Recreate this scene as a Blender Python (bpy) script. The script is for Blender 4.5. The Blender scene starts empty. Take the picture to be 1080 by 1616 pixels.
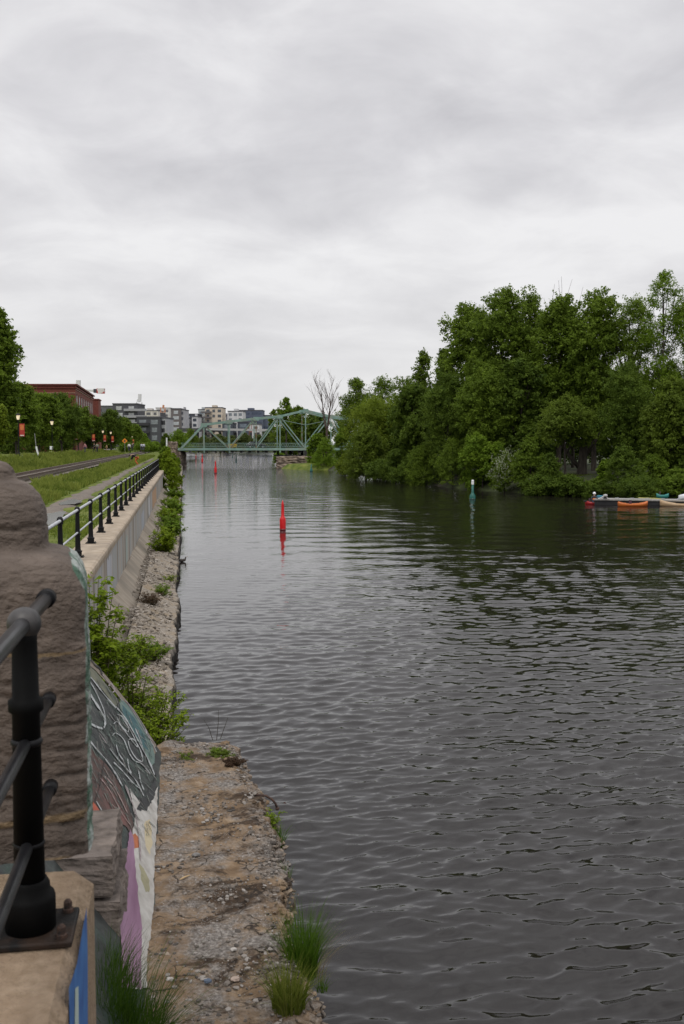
import bpy, bmesh, math, random
import numpy as np
from mathutils import Vector, noise as mnoise
C = bpy.context.scene
col = C.collection
PI = math.pi
# ------------------------------------------------------------------ camera
FPX = 1571.1
PITCH = math.atan(108 / FPX); YAW = math.radians(9.02)
EYE = Vector((0, 0, 5.0))
cam = bpy.data.cameras.new('camera'); cam_o = bpy.data.objects.new('camera', cam); col.objects.link(cam_o)
cam.sensor_fit = 'VERTICAL'; cam.sensor_height = 36; cam.sensor_width = 24; cam.lens = 35
cam.clip_start = 0.1; cam.clip_end = 6000
cam_o.location = EYE; cam_o.rotation_euler = (PI/2 - PITCH, 0, -YAW)
cam.dof.use_dof = True; cam.dof.focus_distance = 45; cam.dof.aperture_fstop = 6.3
C.camera = cam_o
# ------------------------------------------------------------------ sky, sun, exposure
w = bpy.data.worlds.new("World"); C.world = w; w.use_nodes = True
nt = w.node_tree; N = nt.nodes; L = nt.links
for n in list(N): N.remove(n)
SUN_EL, SUN_AZ = math.radians(55), math.radians(-160)     # azimuth from +Y towards +X
out = N.new('ShaderNodeOutputWorld')
sky = N.new('ShaderNodeTexSky'); sky.sky_type = 'NISHITA'; sky.sun_disc = False
sky.sun_elevation = SUN_EL; sky.sun_rotation = SUN_AZ
bg1 = N.new('ShaderNodeBackground'); bg1.inputs[1].default_value = 0.08; L.new(sky.outputs[0], bg1.inputs[0])
tc = N.new('ShaderNodeTexCoord'); sp = N.new('ShaderNodeSeparateXYZ'); L.new(tc.outputs['Generated'], sp.inputs[0])
def wm(op, a, b=None, clamp=False):
    n = N.new('ShaderNodeMath'); n.operation = op; n.use_clamp = clamp
    for i, v in enumerate((a, b)):
        if v is None: continue
        if isinstance(v, (int, float)): n.inputs[i].default_value = v
        else: L.new(v, n.inputs[i])
    return n.outputs[0]
zz = wm('MAXIMUM', sp.outputs[2], 0.0)
den = wm('ADD', zz, 0.22)
cx = N.new('ShaderNodeCombineXYZ'); L.new(wm('DIVIDE', sp.outputs[0], den), cx.inputs[0]); L.new(wm('DIVIDE', sp.outputs[1], den), cx.inputs[1])
def wnoise(scale, detail, dist, off, rough=.5):
    mp = N.new('ShaderNodeMapping'); mp.inputs['Location'].default_value = off; L.new(cx.outputs[0], mp.inputs[0])
    n = N.new('ShaderNodeTexNoise'); n.inputs['Scale'].default_value = scale; n.inputs['Detail'].default_value = detail
    n.inputs['Distortion'].default_value = dist; n.inputs['Roughness'].default_value = rough; L.new(mp.outputs[0], n.inputs[0]); return n.outputs[0]
n1 = wnoise(1.35, 8, .25, (3.1, 1.7, 0), .52); n2 = wnoise(3.4, 7, .5, (0.4, 7.2, 2), .56)
mixn = wm('ADD', wm('MULTIPLY', n1, .66), wm('MULTIPLY', n2, .34))
cr = N.new('ShaderNodeValToRGB'); L.new(mixn, cr.inputs[0])
e = cr.color_ramp.elements
e[0].position = .36; e[0].color = (.585, .578, .605, 1); e[1].position = .60; e[1].color = (.90, .893, .905, 1)
m = cr.color_ramp.elements.new(.48); m.color = (.73, .722, .745, 1)
hz = N.new('ShaderNodeMapRange'); L.new(sp.outputs[2], hz.inputs[0]); hz.inputs[1].default_value = 0.0; hz.inputs[2].default_value = .28
hz.inputs[3].default_value = .75; hz.inputs[4].default_value = 0.0; hz.clamp = True
mxw = N.new('ShaderNodeMix'); mxw.data_type = 'RGBA'; L.new(hz.outputs[0], mxw.inputs[0]); L.new(cr.outputs[0], mxw.inputs[6]); mxw.inputs[7].default_value = (.82, .815, .815, 1)
bg2 = N.new('ShaderNodeBackground'); L.new(mxw.outputs[2], bg2.inputs[0]); zen = N.new('ShaderNodeMapRange'); zen.interpolation_type = 'SMOOTHSTEP'; L.new(sp.outputs[2], zen.inputs[0]); zen.inputs[1].default_value = .42; zen.inputs[2].default_value = 1.0; zen.inputs[3].default_value = 1.0; zen.inputs[4].default_value = 2.1; L.new(zen.outputs[0], bg2.inputs[1])
ms = N.new('ShaderNodeMixShader'); ms.inputs[0].default_value = .96
L.new(bg1.outputs[0], ms.inputs[1]); L.new(bg2.outputs[0], ms.inputs[2]); L.new(ms.outputs[0], out.inputs[0])
sl = bpy.data.lights.new('sun', 'SUN'); sl.energy = 0.9; sl.angle = math.radians(20); sl.color = (1, .96, .9)
so = bpy.data.objects.new('sun', sl); col.objects.link(so); so.rotation_euler = (PI/2 - SUN_EL, 0, -SUN_AZ + PI)
C.view_settings.view_transform = 'Standard'; C.view_settings.look = 'None'; C.view_settings.exposure = 0; C.view_settings.gamma = 1
C.cycles.use_denoising = True
C.cycles.max_bounces = 6; C.cycles.diffuse_bounces = 3; C.cycles.glossy_bounces = 3; C.cycles.transmission_bounces = 3; C.cycles.transparent_max_bounces = 4
C.cycles.caustics_reflective = False; C.cycles.caustics_refractive = False
# ------------------------------------------------------------------ picture <-> place measuring
cy_, sy_, cp_, sp_ = math.cos(YAW), math.sin(YAW), math.cos(PITCH), math.sin(PITCH)
FW = Vector((sy_*cp_, cy_*cp_, -sp_)); RT = Vector((cy_, -sy_, 0)); UP = Vector((sy_*sp_, cy_*sp_, cp_)); FH = Vector((sy_, cy_, 0))
def ray(px, py): return FW + RT*((px-540)/FPX) - UP*((py-808)/FPX)
def P(px, py, z):
    r = ray(px, py); return EYE + r*((z-EYE.z)/r.z)
def D(px, py, d):
    r = ray(px, py); return EYE + r*(d/r.dot(FH))
def PL(px, py, p0, n):
    r = ray(px, py); return EYE + r*((Vector(p0)-EYE).dot(n)/r.dot(n))
# ------------------------------------------------------------------ materials
MATS = {}
def mat(name, c1, c2=None, scale=4, rough=.8, bump=0, stretch=(1, 1, 1), detail=5, metal=0, lo=.35, hi=.65, bscale=None, c3=None, emit=None, spec=.5, s3=1.0):
    if name in MATS: return MATS[name]
    m = bpy.data.materials.new(name); MATS[name] = m; m.use_nodes = True
    t = m.node_tree; b = t.nodes['Principled BSDF']; b.inputs['Roughness'].default_value = rough; b.inputs['Metallic'].default_value = metal
    b.inputs['Specular IOR Level'].default_value = spec
    b.inputs['Base Color'].default_value = (*c1, 1)
    if emit: b.inputs['Emission Color'].default_value = (*emit[:3], 1); b.inputs['Emission Strength'].default_value = emit[3]
    tcn = t.nodes.new('ShaderNodeTexCoord'); mp = t.nodes.new('ShaderNodeMapping'); mp.inputs['Scale'].default_value = stretch
    t.links.new(tcn.outputs['Object'], mp.inputs[0])
    c2 = c2 or tuple(min(1, x*1.25+.004) for x in c1)
    n = t.nodes.new('ShaderNodeTexNoise'); n.inputs['Scale'].default_value = scale; n.inputs['Detail'].default_value = detail; t.links.new(mp.outputs[0], n.inputs[0])
    r = t.nodes.new('ShaderNodeValToRGB'); t.links.new(n.outputs[0], r.inputs[0])
    r.color_ramp.elements[0].position = lo; r.color_ramp.elements[1].position = hi
    r.color_ramp.elements[0].color = (*c1, 1); r.color_ramp.elements[1].color = (*c2, 1)
    outc = r.outputs[0]
    if c3:
        n3 = t.nodes.new('ShaderNodeTexNoise'); n3.inputs['Scale'].default_value = scale*.23*s3; n3.inputs['Detail'].default_value = 8; n3.inputs['Roughness'].default_value = .65; t.links.new(mp.outputs[0], n3.inputs[0])
        r3 = t.nodes.new('ShaderNodeMapRange'); r3.inputs[1].default_value = .47; r3.inputs[2].default_value = .62; t.links.new(n3.outputs[0], r3.inputs[0])
        mx = t.nodes.new('ShaderNodeMix'); mx.data_type = 'RGBA'; t.links.new(r3.outputs[0], mx.inputs[0]); t.links.new(outc, mx.inputs[6]); mx.inputs[7].default_value = (*c3, 1); outc = mx.outputs[2]
    t.links.new(outc, b.inputs['Base Color'])
    if bump:
        n4 = t.nodes.new('ShaderNodeTexNoise'); n4.inputs['Scale'].default_value = bscale or scale*2; n4.inputs['Detail'].default_value = 8; t.links.new(mp.outputs[0], n4.inputs[0])
        bp = t.nodes.new('ShaderNodeBump'); bp.inputs['Strength'].default_value = min(1, bump); bp.inputs['Distance'].default_value = .02*max(1, bump); t.links.new(n4.outputs[0], bp.inputs['Height']); t.links.new(bp.outputs[0], b.inputs['Normal'])
    return m
def leaf_mat(name, dark, light, trans=.48, rough=.55):
    if name in MATS: return MATS[name]
    m = bpy.data.materials.new(name); MATS[name] = m; m.use_nodes = True; t = m.node_tree
    for n in list(t.nodes): t.nodes.remove(n)
    o = t.nodes.new('ShaderNodeOutputMaterial'); a = t.nodes.new('ShaderNodeAttribute'); a.attribute_name = 'tone'
    mx = t.nodes.new('ShaderNodeMix'); mx.data_type = 'RGBA'; t.links.new(a.outputs['Fac'], mx.inputs[0]); mx.inputs[6].default_value = (*dark, 1); mx.inputs[7].default_value = (*light, 1)
    p = t.nodes.new('ShaderNodeBsdfPrincipled'); p.inputs['Roughness'].default_value = rough; p.inputs['Specular IOR Level'].default_value = .1; t.links.new(mx.outputs[2], p.inputs['Base Color'])
    tr = t.nodes.new('ShaderNodeBsdfTranslucent'); t.links.new(mx.outputs[2], tr.inputs[0])
    ms = t.nodes.new('ShaderNodeMixShader'); ms.inputs[0].default_value = trans
    t.links.new(p.outputs[0], ms.inputs[1]); t.links.new(tr.outputs[0], ms.inputs[2]); t.links.new(ms.outputs[0], o.inputs[0])
    return m
# ------------------------------------------------------------------ builders
def tag(o, label=None, cat=None, group=None, kind=None):
    if label: o['label'] = label
    if cat: o['category'] = cat
    if group: o['group'] = group
    if kind: o['kind'] = kind
    return o
def thing(name, label, cat, loc=(0, 0, 0), rz=0, group=None):
    o = bpy.data.objects.new(name, None); o.empty_display_size = .2; col.objects.link(o); o.location = loc; o.rotation_euler = (0, 0, rz)
    return tag(o, label, cat, group)
class MB:
    def __init__(s): s.v = []; s.f = []
    def add(s, vs, fs):
        k = len(s.v); s.v += [tuple(v) for v in vs]; s.f += [tuple(i+k for i in f) for f in fs]; return s
    def box(s, x0, x1, y0, y1, z0, z1):
        return s.add([(x0,y0,z0),(x1,y0,z0),(x1,y1,z0),(x0,y1,z0),(x0,y0,z1),(x1,y0,z1),(x1,y1,z1),(x0,y1,z1)],
                     [(0,3,2,1),(4,5,6,7),(0,1,5,4),(1,2,6,5),(2,3,7,6),(3,0,4,7)])
    def tube(s, pts, rad, n=8, cap=True):
        pts = [Vector(p) for p in pts]
        if isinstance(rad, (int, float)): rad = [rad]*len(pts)
        ref = None; rings = []
        for i, p in enumerate(pts):
            d = (pts[min(i+1, len(pts)-1)] - pts[max(i-1, 0)]).normalized()
            if ref is None: ref = d.orthogonal().normalized()
            ref = (ref - d*ref.dot(d)); ref = ref.normalized() if ref.length > 1e-6 else d.orthogonal().normalized()
            b = d.cross(ref)
            rings.append([p + (ref*math.cos(2*PI*k/n) + b*math.sin(2*PI*k/n))*rad[i] for k in range(n)])
        vs = [v for r in rings for v in r]; fs = []
        for i in range(len(rings)-1):
            for k in range(n):
                a = i*n+k; b2 = i*n+(k+1) % n; fs.append((a, b2, b2+n, a+n))
        if cap: fs.append(tuple(range(n-1, -1, -1))); fs.append(tuple((len(rings)-1)*n+k for k in range(n)))
        return s.add(vs, fs)
    def lathe(s, prof, c=(0, 0, 0), n=20):
        vs = []; fs = []
        for r, z in prof:
            for k in range(n): vs.append((c[0]+r*math.cos(2*PI*k/n), c[1]+r*math.sin(2*PI*k/n), c[2]+z))
        for i in range(len(prof)-1):
            for k in range(n):
                a = i*n+k; b = i*n+(k+1) % n; fs.append((a, b, b+n, a+n))
        fs.append(tuple(range(n-1, -1, -1))); fs.append(tuple((len(prof)-1)*n+k for k in range(n)))
        return s.add(vs, fs)
    def beam(s, a, b, w, h=None, up=Vector((0, 0, 1))):
        a = Vector(a); b = Vector(b); d = (b-a).normalized(); h = h or w
        x = d.cross(up); x = x.normalized() if x.length > 1e-5 else Vector((1, 0, 0)); y = x.cross(d)
        vs = []
        for p in (a, b):
            for sx, sy in ((-1,-1),(1,-1),(1,1),(-1,1)): vs.append(p + x*sx*w/2 + y*sy*h/2)
        return s.add(vs, [(3,2,1,0),(4,5,6,7),(0,1,5,4),(1,2,6,5),(2,3,7,6),(3,0,4,7)])
    def ball(s, c, r, n=12, m=8):
        prof = [(max(1e-4, math.sin(PI*i/m))*1.0, -math.cos(PI*i/m)) for i in range(m+1)]
        if isinstance(r, (int, float)): r = (r, r, r)
        t = MB().lathe(prof, n=n)
        return s.add([(c[0]+v[0]*r[0], c[1]+v[1]*r[1], c[2]+v[2]*r[2]) for v in t.v], t.f)
    def build(s, name, material, parent=None, origin=None, smooth=False, bevel=0):
        me = bpy.data.meshes.new(name)
        o = bpy.data.objects.new(name, me); col.objects.link(o)
        off = Vector(origin) if origin is not None else Vector((0, 0, 0))
        me.from_pydata([(v[0]-off.x, v[1]-off.y, v[2]-off.z) for v in s.v], [], s.f)
        me.materials.append(material); me.update()
        if smooth: me.polygons.foreach_set('use_smooth', [True]*len(me.polygons))
        if parent is not None: o.parent = parent
        elif origin is not None: o.location = off
        if bevel:
            b = o.modifiers.new('bevel', 'BEVEL'); b.width = bevel; b.segments = 2; b.limit_method = 'ANGLE'
        return o
def W(mb, name, material, root, **k):      # part of an unrotated thing, authored in world coordinates
    return mb.build(name, material, root, origin=root_loc(root), **k)
def root_loc(o):
    v = Vector((0, 0, 0))
    while o is not None: v += o.location; o = o.parent
    return v
def fast_mesh(name, V, nper, material, tone=None, parent=None, origin=(0, 0, 0), smooth=False):
    V = np.asarray(V, dtype=np.float32) - np.asarray(origin, dtype=np.float32)
    nv = len(V); nf = nv//nper
    me = bpy.data.meshes.new(name); me.vertices.add(nv); me.vertices.foreach_set('co', V.ravel())
    me.loops.add(nv); me.loops.foreach_set('vertex_index', np.arange(nv, dtype=np.int32))
    me.polygons.add(nf); me.polygons.foreach_set('loop_start', np.arange(0, nv, nper, dtype=np.int32))
    me.update(calc_edges=True)
    if tone is not None:
        a = me.attributes.new('tone', 'FLOAT', 'POINT'); a.data.foreach_set('value', np.repeat(tone, nper).astype(np.float32))
    me.materials.append(material); o = bpy.data.objects.new(name, me); col.objects.link(o)
    if parent is not None: o.parent = parent
    else: o.location = origin
    return o
def leaf_quads(rng, c, nrm, size, aspect=.66):
    """rhombic leaves at c (n,3) with normals nrm"""
    n = len(c); nrm = nrm/np.maximum(1e-6, np.linalg.norm(nrm, axis=1, keepdims=True))
    t = rng.normal(size=(n, 3)); t -= nrm*np.sum(t*nrm, axis=1, keepdims=True); t /= np.maximum(1e-6, np.linalg.norm(t, axis=1, keepdims=True))
    b = np.cross(nrm, t); s = (size*rng.uniform(.6, 1.3, size=n))[:, None]
    fold = nrm*s*.12
    return np.stack([c-t*s*.5, c+b*s*.5*aspect+fold, c+t*s*.55, c-b*s*.5*aspect+fold], axis=1).reshape(-1, 3)
def crown(rng, lobes, nleaf, size, upb=.35, K=26):
    """leaves gathered in sprays: every lobe carries K leafy twig ends of uneven reach"""
    L_ = np.array(lobes, dtype=float); nl = len(L_)      # x,y,z,r,stretch
    wts = L_[:, 3]**1.8; wts /= wts.sum(); idx = rng.choice(nl, size=nleaf, p=wts)
    d = rng.normal(size=(nl, K, 3)); d /= np.linalg.norm(d, axis=2, keepdims=True)
    reach = rng.uniform(.45, 1.12, size=(nl, K, 1)) + (rng.random((nl, K, 1)) < .12)*rng.uniform(.1, .45, size=(nl, K, 1))
    st = np.stack([np.ones(nl), np.ones(nl), L_[:, 4]], 1)[:, None, :]
    sub = L_[:, None, :3] + d*reach*L_[:, 3][:, None, None]*st
    kk = (K*rng.random(nleaf)**1.25).astype(int)
    dd = d[idx, kk]; R = L_[idx, 3][:, None]
    along = rng.normal(size=(nleaf, 1))*.17
    pos = sub[idx, kk] + dd*along*R + rng.normal(size=(nleaf, 3))*R*np.array([.125, .125, .085])
    nr = dd*.45 + rng.normal(size=(nleaf, 3))*.55 + np.array([0, 0, upb+.15])
    lob_t = rng.random(nl); sub_t = rng.random((nl, K)); tone = np.clip(.40*lob_t[idx] + .38*sub_t[idx, kk] + .30*rng.random(nleaf)-.04, 0, 1)
    return leaf_quads(rng, pos, nr, size*rng.choice([.8, 1.0, 1.25], p=[.4, .4, .2])), tone
PROF = {
 'round': lambda t: math.sqrt(max(0, 1-(2*t-1)**2))*.95+.05,
 'oval': lambda t: (math.sin(PI*min(1, t*.92+.08))**.7),
 'broad': lambda t: min(1, .72+.5*t)*math.sqrt(max(0, 1-max(0, (t-.5)/.5)**3.0)),
 'poplar': lambda t: min(1, .5+t*1.6)*(1-t)**.45,
 'dome': lambda t: math.sqrt(max(0.02, 1-t**2)),
}
LEAF = {
 'mid': ((.080, .130, .018), (.210, .300, .034)),
 'dark': ((.060, .104, .018), (.170, .245, .032)),
 'fresh': ((.095, .170, .018), (.24, .35, .034)),
 'yellow': ((.115, .170, .018), (.25, .32, .034)),
 'olive': ((.085, .128, .018), (.19, .26, .034)),
 'far': ((.070, .100, .030), (.16, .20, .055)),
 'bright': ((.12, .19, .012), (.28, .37, .028)),
 'rust': ((.06, .035, .022), (.14, .09, .055)),
}
BARK = mat('bark', (.035, .028, .022), (.07, .058, .045), scale=6, rough=.95, bump=.6, stretch=(1, 1, .2))
def tree(name, label, cat, x, y, zg, ztop, hw, z0=None, shape='broad', tone='mid', n=14000, leaf=.27, seed=1, nl=64, trunk_r=None, group=None, lean=0, airy=0, depth=None):
    rng = np.random.default_rng(seed); rd = random.Random(seed)
    h = ztop-zg; z0 = zg+h*.22 if z0 is None else z0
    root = thing(name, label, cat, (x, y, zg), 0, group)
    depth = depth or hw
    lobes = []; k = 0
    pr = PROF[shape]
    while len(lobes) < nl:
        t = (rd.random()**.85) if shape != 'poplar' else rd.random()
        wd = pr(t); a = rd.random()*2*PI; q = math.sqrt(rd.random())
        if airy == 0 and rd.random() < .55: q = .75+.25*q
        R = (hw*(.27+.17*rd.random())*(.6+.4*wd)) if airy == 0 else hw*(.16+.12*rd.random())
        X = math.cos(a)*q*max(0, wd*hw-R*.7); Y = math.sin(a)*q*max(0, wd*depth-R*.7)
        Z = z0 + t*(ztop-z0-R*.9) + (R*.4 if t < .1 else 0)
        lobes.append((X + lean*(Z-zg)/h, Y, Z-zg, R, rd.uniform(.8, 1.25)))
    # ragged sprays at the outline
    for i in range(int(nl*1.9)):
        b = lobes[rd.randrange(nl)]; a = rd.random()*2*PI; el = rd.uniform(-.2, 1.3); R = b[3]*rd.uniform(.16, .42); q = b[3]*rd.uniform(.95, 1.45)
        zz_ = min(b[2]+math.sin(el)*q, ztop-zg-R*.4)
        lobes.append((b[0]+math.cos(a)*math.cos(el)*q, b[1]+math.sin(a)*math.cos(el)*q, zz_, R, 1.5))
    V, tn = crown(rng, lobes, int(n*2.5), leaf*.80)
    fast_mesh('crown', V, 4, leaf_mat('leaves_'+tone, *LEAF[tone]), tn, parent=root)
    tr = trunk_r or max(.12, h*.016)
    mb = MB(); top = (lean*.8, 0, h*.86)
    mid = (rd.uniform(-.3, .3)+lean*.3, rd.uniform(-.3, .3), h*.4)
    mb.tube([(0, 0, -.4), (0, 0, .3), mid, top], [tr*1.35, tr, tr*.72, tr*.15], 8)
    for i in range(14):
        b = lobes[rd.randrange(nl)]
        s = min(.8, max(.16, (b[2]/h)-.28)); p0 = Vector((0, 0, 0)).lerp(Vector(mid), s/.4) if s < .4 else Vector(mid).lerp(Vector(top), (s-.4)/.46)
        p1 = Vector(b[:3]); pm = p0.lerp(p1, .5); pm.z -= abs(p1.x-p0.x)*.08
        mb.tube([p0, pm, p1], [tr*.42, tr*.28, tr*.08], 5)
    mb.build('trunk', BARK, root, smooth=True)
    return root
def fbm(x, y, z=0, o=5, h=.9): return mnoise.fractal(Vector((x, y, z)), h, 2.1, o)
def skin(name, verts, radii, edges, material, parent, root=0, sub=1):
    me = bpy.data.meshes.new(name); me.from_pydata(verts, edges, []); me.materials.append(material)
    o = bpy.data.objects.new(name, me); col.objects.link(o); o.parent = parent
    md = o.modifiers.new('skin', 'SKIN'); md.use_smooth_shade = True
    if not me.skin_vertices: return o
    for i, sv in enumerate(me.skin_vertices[0].data):
        sv.radius = (radii[i], radii[i]) if isinstance(radii[i], (int, float)) else radii[i]; sv.use_root = (i == root)
    s2 = o.modifiers.new('sub', 'SUBSURF'); s2.levels = sub; s2.render_levels = sub
    return o
# ================================================================== WATER AND GROUND
def water_material():
    m = bpy.data.materials.new('canal_water'); m.use_nodes = True; t = m.node_tree; b = t.nodes['Principled BSDF']
    b.inputs['Base Color'].default_value = (.012, .010, .009, 1); b.inputs['Roughness'].default_value = .03; b.inputs['IOR'].default_value = 1.37
    g = t.nodes.new('ShaderNodeNewGeometry')
    mp = t.nodes.new('ShaderNodeMapping'); mp.inputs['Scale'].default_value = (.55, 1, 1); t.links.new(g.outputs['Position'], mp.inputs[0])
    n = t.nodes.new('ShaderNodeTexNoise'); n.inputs['Scale'].default_value = 5.0; n.inputs['Detail'].default_value = 2; n.inputs['Distortion'].default_value = .5; t.links.new(mp.outputs[0], n.inputs[0])
    bp = t.nodes.new('ShaderNodeBump'); sx = t.nodes.new('ShaderNodeSeparateXYZ'); t.links.new(g.outputs['Position'], sx.inputs[0]); mr = t.nodes.new('ShaderNodeMapRange'); t.links.new(sx.outputs[1], mr.inputs[0]); mr.inputs[1].default_value = 100; mr.inputs[2].default_value = 240; mr.inputs[3].default_value = .0065; mr.inputs[4].default_value = .05; mr2 = t.nodes.new('ShaderNodeMapRange'); t.links.new(sx.outputs[0], mr2.inputs[0]); mr2.inputs[1].default_value = 5; mr2.inputs[2].default_value = 24; mr2.inputs[3].default_value = 0; mr2.inputs[4].default_value = .009; ad_ = t.nodes.new('ShaderNodeMath'); ad_.operation = 'ADD'; t.links.new(mr.outputs[0], ad_.inputs[0]); t.links.new(mr2.outputs[0], ad_.inputs[1]); t.links.new(ad_.outputs[0], bp.inputs['Distance']); t.links.new(n.outputs[0], bp.inputs['Height']); t.links.new(bp.outputs[0], b.inputs['Normal'])
    return m
def water_sheet():
    rng = np.random.default_rng(42)
    rows = [3.0]
    while rows[-1] < 420: y = rows[-1]; rows.append(y + max(.036, .036*(y/15)**1.4))
    rows = np.array(rows); nc = 440; U = np.linspace(0, 1, nc)
    xm = np.minimum(rows*.64+5, 75); X0 = -1.1 + U[None, :]*(xm[:, None]+1.1); Y0 = np.repeat(rows[:, None], nc, 1)
    chop = np.clip((X0+1-Y0*.02)/13, 0, 1)*.82+.34; chop = chop*(1-.5*np.clip((Y0-14)/40, 0, 1)*np.clip(1.4-(X0)/22, .2, 1))
    chop = chop+.26*np.clip(1-(Y0-4)/20, 0, 1)
    gust = 1+.35*np.sin(X0*.13+Y0*.05+1)*np.sin(Y0*.11-X0*.04)+.2*np.sin(X0*.31-Y0*.23)
    H = np.zeros_like(X0); DX = np.zeros_like(X0); DY = np.zeros_like(X0)
    cell = np.gradient(rows)[:, None]
    for i in range(82):
        lam = .12*(.68/.12)**(rng.random()**1.15) if i < 77 else 1.6*(1+rng.random()); k = 2*PI/lam; th = PI/2+.22+rng.normal()*.52
        a = .0068*lam*(1.0 if lam < 1.3 else .55)*rng.uniform(.5, 1.4); ph = rng.random()*2*PI
        kx, ky = k*math.cos(th), k*math.sin(th); w_ = np.clip((lam/cell-2.5)/2.5, 0, 1); q = kx*X0+ky*Y0+ph+.7*np.sin(X0*.37+i)*np.sin(Y0*.29+i*2)
        A_ = a*chop*gust*w_; s_, c_ = np.sin(q), np.cos(q); H += A_*s_; DX -= A_*.8*math.cos(th)*c_*-1; DY -= A_*.8*math.sin(th)*c_*-1
    V = np.stack([X0+DX, Y0+DY, H], 2).reshape(-1, 3).astype(np.float32); nr = len(rows)
    I = (np.arange(nr-1)[:, None]*nc+np.arange(nc-1)[None, :]).ravel(); F = np.stack([I, I+1, I+nc+1, I+nc], 1).astype(np.int32)
    me = bpy.data.meshes.new('water'); me.vertices.add(len(V)); me.vertices.foreach_set('co', V.ravel()); me.loops.add(F.size); me.loops.foreach_set('vertex_index', F.ravel())
    me.polygons.add(len(F)); me.polygons.foreach_set('loop_start', np.arange(0, F.size, 4, dtype=np.int32)); me.update(calc_edges=True); me.polygons.foreach_set('use_smooth', [True]*len(F))
    o = bpy.data.objects.new('water', me); col.objects.link(o); me.materials.append(WM); o['kind'] = 'structure'
WM = water_material()
water_sheet()
MB().add([(-1.2, -60, -.16), (500, -60, -.16), (500, 900, -.16), (-1.2, 900, -.16)], [(0, 1, 2, 3)]).build('water', WM)['kind'] = 'structure'
# left land
def ground_mat():
    m = bpy.data.materials.new('grassy_ground'); m.use_nodes = True; t = m.node_tree; b = t.nodes['Principled BSDF']; b.inputs['Roughness'].default_value = .95; b.inputs['Specular IOR Level'].default_value = .1
    g = t.nodes.new('ShaderNodeNewGeometry')
    n = t.nodes.new('ShaderNodeTexNoise'); n.inputs['Scale'].default_value = .8; n.inputs['Detail'].default_value = 8; t.links.new(g.outputs['Position'], n.inputs[0])
    r = t.nodes.new('ShaderNodeValToRGB'); t.links.new(n.outputs[0], r.inputs[0]); r.color_ramp.elements[0].position = .35; r.color_ramp.elements[1].position = .68
    r.color_ramp.elements[0].color = (.070, .105, .018, 1); r.color_ramp.elements[1].color = (.18, .20, .05, 1)
    t.links.new(r.outputs[0], b.inputs['Base Color'])
    bp = t.nodes.new('ShaderNodeBump'); bp.inputs['Distance'].default_value = .1; n2 = t.nodes.new('ShaderNodeTexNoise'); n2.inputs['Scale'].default_value = 9; n2.inputs['Detail'].default_value = 5; t.links.new(g.outputs['Position'], n2.inputs[0])
    t.links.new(n2.outputs[0], bp.inputs['Height']); t.links.new(bp.outputs[0], b.inputs['Normal'])
    return m
GM = ground_mat()
def lz(x):   # land height left of the canal
    if x > -13.5: return 2.36
    if x > -18: return 2.36 + (-13.5-x)/4.5*.94
    return 3.3
ys = list(np.linspace(-10, 240, 126)) + [300, 400, 600, 900, 1500, 3000]
xs = [-2.72, -3.5, -4.3, -5, -6, -7.5, -9.2, -13.6, -15, -16.5, -18.2, -23, -32, -60, -120, -400, -1500]
vs = []; fs = []
for j, y in enumerate(ys):
    for i, x in enumerate(xs):
        bump = 0 if i == 0 or y > 250 else fbm(x*.35, y*.35)*.05
        vs.append((x, y, lz(x)+bump - (.06 if -13.6 < x < -9 else 0)))
nx = len(xs)
for j in range(len(ys)-1):
    for i in range(nx-1):
        a = j*nx+i; fs.append((a+1, a, a+nx, a+nx+1))
MB().add(vs, fs).build('ground', GM, smooth=True)['kind'] = 'structure'
# right land
edge = [(46, -30), (45, 40), (44.5, 70)] + [tuple(P(a, b, 0)[:2]) for a, b in ((1080, 790), (990, 787), (900, 783), (800, 778), (700, 769), (640, 761), (580, 753), (545, 747), (520, 743), (497, 739), (445, 736.5))] + [(27, 246), (47, 262), (52, 400), (50, 640), (-2, 660), (-2.6, 900), (-2.6, 3000)]
offs = [(0, -.35), (.5, .1), (1.6, .75), (4, 1.5), (9, 1.85), (40, 2.3), (200, 2.6), (1800, 3)]
vs = []; fs = []
for j, (x, y) in enumerate(edge):
    for k, (o_, z_) in enumerate(offs):
        if y > 600: vs.append((x + o_*.9, y + min(o_, 60)*.3, z_))
        else: vs.append((x + o_*(.95), y + o_*.18 if o_ < 50 else y, z_))
n_ = len(offs)
for j in range(len(edge)-1):
    for k in range(n_-1):
        a = j*n_+k; fs.append((a, a+1, a+n_+1, a+n_))
MB().add(vs, fs).build('terrain', mat('bank_earth', (.020, .026, .009), (.055, .075, .018), scale=.7, rough=.95, bump=.5, c3=(.026, .020, .013)), smooth=True)['kind'] = 'structure'
# gravel footpath beside the wall, promenade, track bed : thin sheets on the land
def strip(name, xf, y0, y1, z, m, step=1.2, jit=.12, seed=3):
    vs = []; fs = []; y = y0; k = 0
    while y <= y1:
        a, b = xf(y); a += fbm(seed, y*.45)*jit; b += fbm(seed+9, y*.45)*jit
        n = 6
        for i in range(n+1):
            x = a+(b-a)*i/n; vs.append((x, y, z(x, y, i/n)))
        k += 1; y += step
    for j in range(k-1):
        for i in range(6):
            q = j*7+i; fs.append((q+1, q, q+7, q+8))
    o = MB().add(vs, fs).build(name, m, smooth=True); o['kind'] = 'structure'; return o
gravel_m = mat('path_gravel', (.13, .105, .08), (.20, .17, .14), scale=14, rough=.95, bump=.6, c3=(.12, .10, .085), s3=.5)
strip('path', lambda y: (-4.45-max(0, (y-40))*.008, -5.75-.2*math.sin(y*.07)+max(0, min(.5, (y-60)*.01))), 8, 175, lambda x, y, t: 2.31+.14*max(0, math.sin(PI*t))**.35, gravel_m, jit=.55)
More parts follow.
